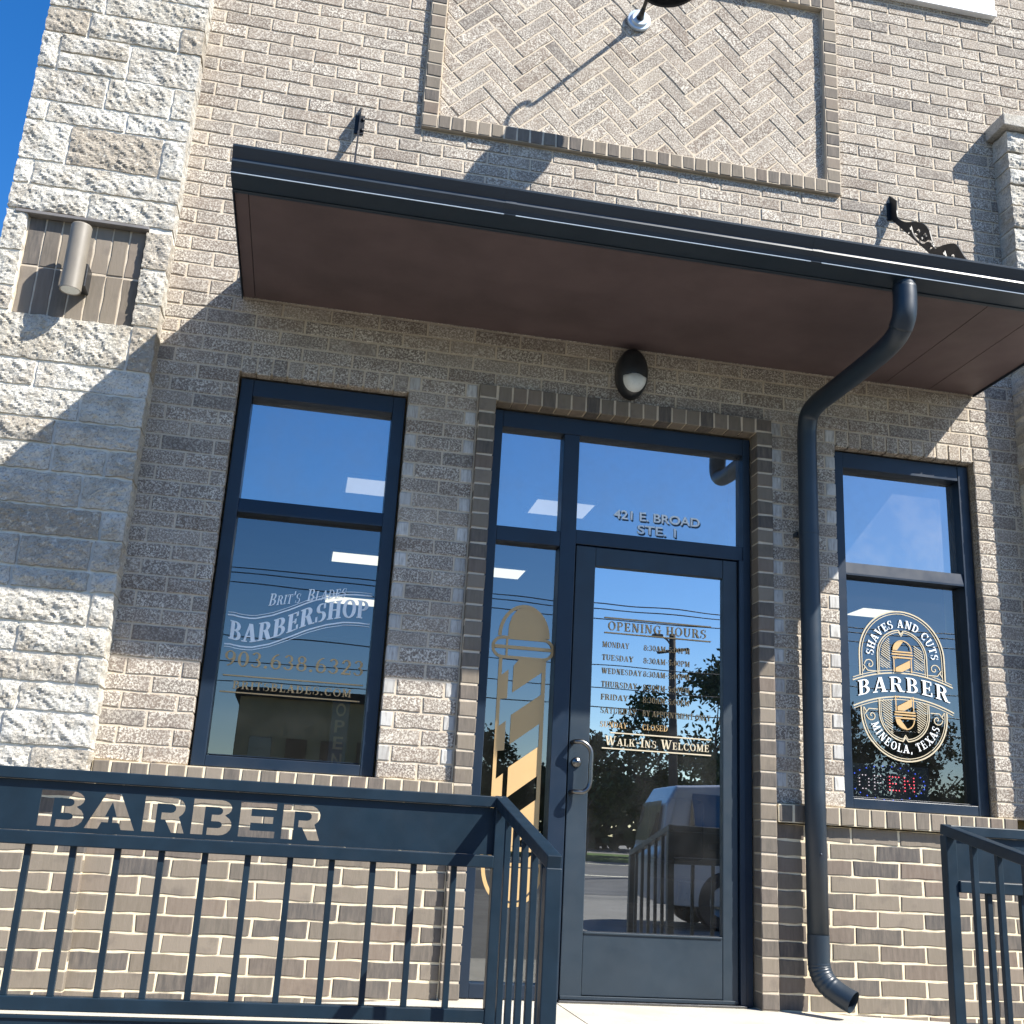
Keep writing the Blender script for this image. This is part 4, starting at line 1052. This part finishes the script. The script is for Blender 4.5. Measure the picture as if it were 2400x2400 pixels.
panel_light(5.40, 4.65, "small ceiling light seen just above the emblem in the right window", .16)
# LED sign in the right window
LS = thing("led_sign", "small LED sign reading OPEN in red and blue dots behind the right window", "sign")
dots = {'O': [(0, 1), (0, 2), (0, 3), (1, 4), (2, 4), (3, 3), (3, 2), (3, 1), (2, 0), (1, 0)], 'P': [(0, 0), (0, 1), (0, 2), (0, 3), (0, 4), (1, 4), (2, 4), (3, 3), (2, 2), (1, 2)], 'E': [(0, 0), (0, 1), (0, 2), (0, 3), (0, 4), (1, 4), (2, 4), (3, 4), (1, 2), (2, 2), (1, 0), (2, 0), (3, 0)], 'N': [(0, 0), (0, 1), (0, 2), (0, 3), (0, 4), (1, 3), (1.5, 2), (2, 1), (3, 0), (3, 1), (3, 2), (3, 3), (3, 4)]}
def dotmesh(name, pts, mat, r=.0034):
    bm = nb()
    for (x, z) in pts: bmesh.ops.create_icosphere(bm, subdivisions=1, radius=r, matrix=Matrix.Translation((x, .205, z)))
    return link(name, bm, mat, LS)
for i, ch in enumerate("OPEN"): dotmesh("letter", [(2.87 + i * .085 + a * .0175, 1.045 + b * .017) for a, b in dots[ch]], "led_white" if i < 2 else "led_red")
dotmesh("border", [(3.03 + .21 * math.cos(t), 1.08 + .085 * math.sin(t)) for t in [k * 2 * math.pi / 26 for k in range(26)]], "led_blue", .0038)
bm = nb(); bev_box(bm, 2.78, 3.27, .212, .222, .99, 1.175, .003); link("backing", bm, "lamp_black", LS)
bm = nb(); bev_box(bm, 2.76, 3.29, .20, .24, .972, .988, .003); link("stand", bm, "lamp_black", LS)
# upright sign in the left window
VS = thing("hanging_sign", "dim upright sign with OPEN stacked letter by letter, low in the left window", "sign")
bm = nb(); bev_box(bm, .14, .226, .190, .196, .94, 1.285, .002); link("board", bm, "lamp_black", VS)
for i, ch in enumerate("OPEN"): sans(ch, .160, 1.215 - i * .078, .058, .1885, "vinyl_gold", VS, "letter", width=.046)
# cabinets and chairs, dim in the room
def barber_chair(x, y, label):
    t = thing("barber_chair", label, "chair", "barber chairs in the dim room")
    bm = nb(); lathe(bm, [(.0001, 0), (.30, 0), (.30, .03), (.08, .06), (.06, .4), (.0001, .4)], (0, 0, 0), 'Z', 20); link("pedestal", bm, "chrome", t)
    bm = nb(); bev_box(bm, -.28, .28, -.28, .26, .42, .56, .04); link("seat", bm, "car_black", t)
    bm = nb(); bev_box(bm, -.27, .27, .20, .32, .58, 1.15, .05); link("backrest", bm, "car_black", t)
    for s_ in (-1, 1):
        bm = nb(); bev_box(bm, s_ * .33 - .035, s_ * .33 + .035, -.25, .2, .70, .76, .02); link("armrest", bm, "car_black", t)
    t.location = (x, y, 0); return t
barber_chair(1.0, 4.6, "black barber chair inside, behind the pane with the gold pole"); barber_chair(3.6, 4.9, "black barber chair inside, behind the right window")

# ------------------------------------------------------------------ across the street: seen only as reflections in the glass
def tree(x, y, h, r, label, n=2600, low=.28):
    t = thing("tree", label, "tree", "trees across the road")
    z0 = gz(y); bm = nb(); rd = random.Random(int(x * 31 + y * 7))
    tube(bm, smooth_path([(0, 0, 0), (.1, .05, h * .2), (-.05, .1, h * .45), (.05, 0, h * .8)], 4), [.03 * h * (1 - .08 * i) for i in range(13)], 8)
    for k in range(9):
        an = rd.uniform(0, 6.28); zz_ = h * rd.uniform(.28, .65); rr = r * rd.uniform(.5, .85)
        tube(bm, smooth_path([(0, 0, zz_), (rr * .5 * math.cos(an), rr * .5 * math.sin(an), zz_ + h * .09), (rr * math.cos(an), rr * math.sin(an), zz_ + h * .22)], 3), [.010 * h * (1 - .12 * i) for i in range(7)], 5)
    link("trunk", bm, "bark", t)
    bm = nb(); cl = []
    for k in range(30):
        a_ = rd.uniform(0, 6.28); q = rd.uniform(0, 1) ** .5; zz_ = rd.uniform(low, .95)
        wr = r * math.sin(math.pi * (.15 + .85 * (zz_ - low) / (1 - low + .001)) * .9 + .25)
        cl.append((q * wr * math.cos(a_), q * wr * math.sin(a_), zz_ * h, rd.uniform(.22, .42) * r))
    for i in range(n):
        c = rd.choice(cl); d = Vector((rd.gauss(0, 1), rd.gauss(0, 1), rd.gauss(0, .8))); d.normalize(); d *= c[3] * rd.uniform(.3, 1.05)
        p = Vector(c[:3]) + d; s_ = rd.uniform(.04, .085) * (1 + h * .04)
        a1 = Vector((rd.gauss(0, 1), rd.gauss(0, 1), rd.gauss(0, 1))).normalized(); b1 = a1.orthogonal().normalized()
        bm.faces.new([bm.verts.new(p + a1 * s_ * 1.4), bm.verts.new(p + b1 * s_ * .7), bm.verts.new(p - a1 * s_ * 1.4), bm.verts.new(p - b1 * s_ * .7)])
    link("crown", bm, "leaf", t)
    t.location = (x, y, z0); return t
trees = [(10.3, -34, 4.2, 1.4, "small slim tree across the road, left of the tall leafy one"), (13.0, -36, 6.0, 1.9, "leafy middle sized tree beside the utility pole"), (15.6, -35, 7.6, 2.2, "tallest broad leafy tree across the road"),
         (7.2, -39, 4.2, 2.2, "dark bushy tree between the brick building and the pole"), (21.5, -37, 6.2, 2.6, "broad dark tree facing the right window"), (26.0, -38, 6.3, 2.6, "outermost dark tree facing the right window"),
         (-4.6, -36, 3.6, 1.5, "rounded tree at the left end of the brick building")]
for a in trees: tree(*a, n=4200)
def hedge_row():
    bm = nb(); rd = random.Random(5)
    for i in range(9000):
        x = rd.uniform(5.2, 40); y = -43 + rd.uniform(-2, 2); hmax = 2.9 + 1.1 * noise.noise(Vector((x * .35, 0, 0))); z = gz(y) + rd.uniform(0, 1) ** .7 * hmax
        s_ = rd.uniform(.14, .26); a1 = Vector((rd.gauss(0, 1), rd.gauss(0, 1), rd.gauss(0, 1))).normalized(); b1 = a1.orthogonal().normalized(); p = Vector((x, y, z))
        bm.faces.new([bm.verts.new(p + a1 * s_ * 1.4), bm.verts.new(p + b1 * s_ * .8), bm.verts.new(p - a1 * s_ * 1.4), bm.verts.new(p - b1 * s_ * .8)])
    return tag(link("woodland", bm, "leaf"), kind='stuff')
hedge_row()
FB = thing("far_building", "low dark brick building across the road, reflected in the left window", "building")
z0 = gz(-36) - .05
bm = nb(); box(bm, -2.2, 4.6, -44, -36, z0, 5.1); link("wall", bm, "far_brick", FB)
bm = nb(); box(bm, -2.4, 4.8, -44.2, -35.8, 5.1, 5.45); link("roof", bm, "far_roof", FB)
for i in range(5):
    bm = nb(); box(bm, -1.7 + i * 1.25, -.95 + i * 1.25, -36.02, -35.96, 2.4, 3.7); link("window", bm, "car_glass", FB)
bm = nb(); box(bm, 3.4, 4.2, -36.02, -35.95, z0, z0 + 2.1); link("door", bm, "far_roof", FB)
UP = thing("utility_pole", "wooden utility pole with a street light arm across the road", "pole")
bm = nb(); tube(bm, [Vector((10.06, -24, gz(-24) - .2)), Vector((10.06, -24, 3.2)), Vector((10.05, -24, 6.5))], [.13, .115, .09], 12); link("shaft", bm, "wood_pole", UP)
bm = nb(); tube(bm, smooth_path([(10.05, -24, 6.1), (9.9, -24, 6.32), (9.72, -24, 6.42)], 5), .03, 8); link("arm", bm, "lintel_steel", UP)
bm = nb(); bev_box(bm, 9.48, 9.76, -24.10, -23.90, 6.38, 6.47, .03); link("lamp_head", bm, "lintel_steel", UP)
bm = nb(); tube(bm, [Vector((9.8, -24.5, 6.0)), Vector((10.3, -23.5, 6.0))], .045, 8); link("crossbar", bm, "wood_pole", UP)
wires = [(6.28, .0), (6.18, .05), (5.97, .02), (4.80, .03), (4.25, 0), (3.80, .06)]
for i, (z, sg) in enumerate(wires):
    bm = nb(); pts = [Vector((-30 + 80 * k / 24, -20 - .1 * i, z + .9 * ((k - 11) / 12.0) ** 2 * (.35 + sg))) for k in range(25)]
    tube(bm, pts, .013, 6); o = link("overhead_wire", bm, "car_black")
    tag(o, ["topmost thin wire over the road", "second wire down over the road", "third wire down over the road", "fourth wire down, far below the upper three", "fifth wire down, close above the lowest", "lowest thin wire over the road"][i], "wire", "overhead wires along the road")
# white SUV parked behind the right railing
SV = thing("parked_car", "white SUV with dark windows parked off to the right, reflected in the door glass", "car")
def suv():
    Lc, Wc = 4.9, 1.95
    prof = [(-2.45, .35), (-2.45, .95), (-2.38, 1.08), (-2.30, 1.62), (-2.15, 1.88), (-1.2, 1.95), (.2, 1.93), (.55, 1.86), (1.15, 1.22), (1.35, 1.16), (2.15, 1.06), (2.40, .92), (2.46, .60), (2.40, .35)]
    bm = nb(); rows_ = []
    for s_, k, ins in ((-1, 1, 0), (-1, .97, 0)): pass
    ys_ = (-.975, -.90, 0, .90, .975)
    for yy in ys_:
        row_ = []
        for (x, z) in prof:
            tum = max(0, (z - 1.1)) * .20 if abs(yy) > .5 else 0
            zz_ = z - (.03 if abs(yy) > .95 else 0)
            row_.append(bm.verts.new((x, yy - math.copysign(tum, yy) if yy else 0, zz_)))
        rows_.append(row_)
    m = len(prof)
    for A_, C_ in zip(rows_, rows_[1:]):
        for i in range(m): bm.faces.new((A_[i], A_[(i + 1) % m], C_[(i + 1) % m], C_[i]))
    bm.faces.new(rows_[0]); bm.faces.new(rows_[-1][::-1])
    bmesh.ops.recalc_face_normals(bm, faces=bm.faces)
    bmesh.ops.bevel(bm, geom=bm.edges[:], offset=.02, segments=2, affect='EDGES', profile=.5)
    link("body", bm, "car_white", SV)
    for s_ in (-1, 1):
        for (a, b, c_) in ((-2.05, -1.25, 1.18), (-1.17, -.25, 1.18), (-.17, .72, 1.18)):
            bm = nb(); tz = 1.78
            def yq(z): return s_ * (.982 - (z - 1.1) * .20)
            top_b = b if b < .5 else .50
            vs = [(a, yq(c_), c_), (b + (.36 if b > .5 else 0), yq(c_), c_), (top_b, yq(tz), tz), (a + (.12 if a < -2 else 0), yq(tz), tz)]
            bm.faces.new([bm.verts.new(v) for v in (vs if s_ < 0 else vs[::-1])]); link("side_window", bm, "car_glass", SV)
        for wx in (-1.5, 1.45):
            bm = nb(); lathe(bm, [(.20, -.02), (.36, -.02), (.385, .03), (.385, .19), (.36, .23), (.24, .24)], (wx, s_ * .86 + .10, .385), 'Y', 28); wh = link("wheel", bm, "car_black", SV)
            bm = nb(); lathe(bm, [(.0001, .05), (.10, .05), (.235, .015), (.24, .0)], (wx, s_ * .86 + (.0 if s_ > 0 else -.12) + s_ * .03, .385), 'Y', 20); link("rim", bm, "chrome", wh)
        bm = nb(); bev_box(bm, 2.28, 2.44, s_ * .72 - .16, s_ * .72 + .16, .86, 1.0, .02); link("headlight", bm, "lens_white", SV)
    bm = nb(); q = [(1.16, -.76, 1.235), (1.16, .76, 1.235), (.575, .66, 1.84), (.575, -.66, 1.84)]; bm.faces.new([bm.verts.new((x + .02, y, z + .02)) for x, y, z in q]); link("windshield", bm, "car_glass", SV)
    bm = nb(); q = [(-2.40, -.74, 1.15), (-2.40, .74, 1.15), (-2.31, .66, 1.66), (-2.31, -.66, 1.66)]; bm.faces.new([bm.verts.new((x - .015, y, z)) for x, y, z in q[::-1]]); link("rear_window", bm, "car_glass", SV)
    bm = nb(); bev_box(bm, 2.40, 2.50, -.55, .55, .55, .85, .03); link("grille", bm, "car_black", SV)
suv(); SV.location = (7.45, -10.3, GZ); SV.rotation_euler = (0, 0, math.radians(6))
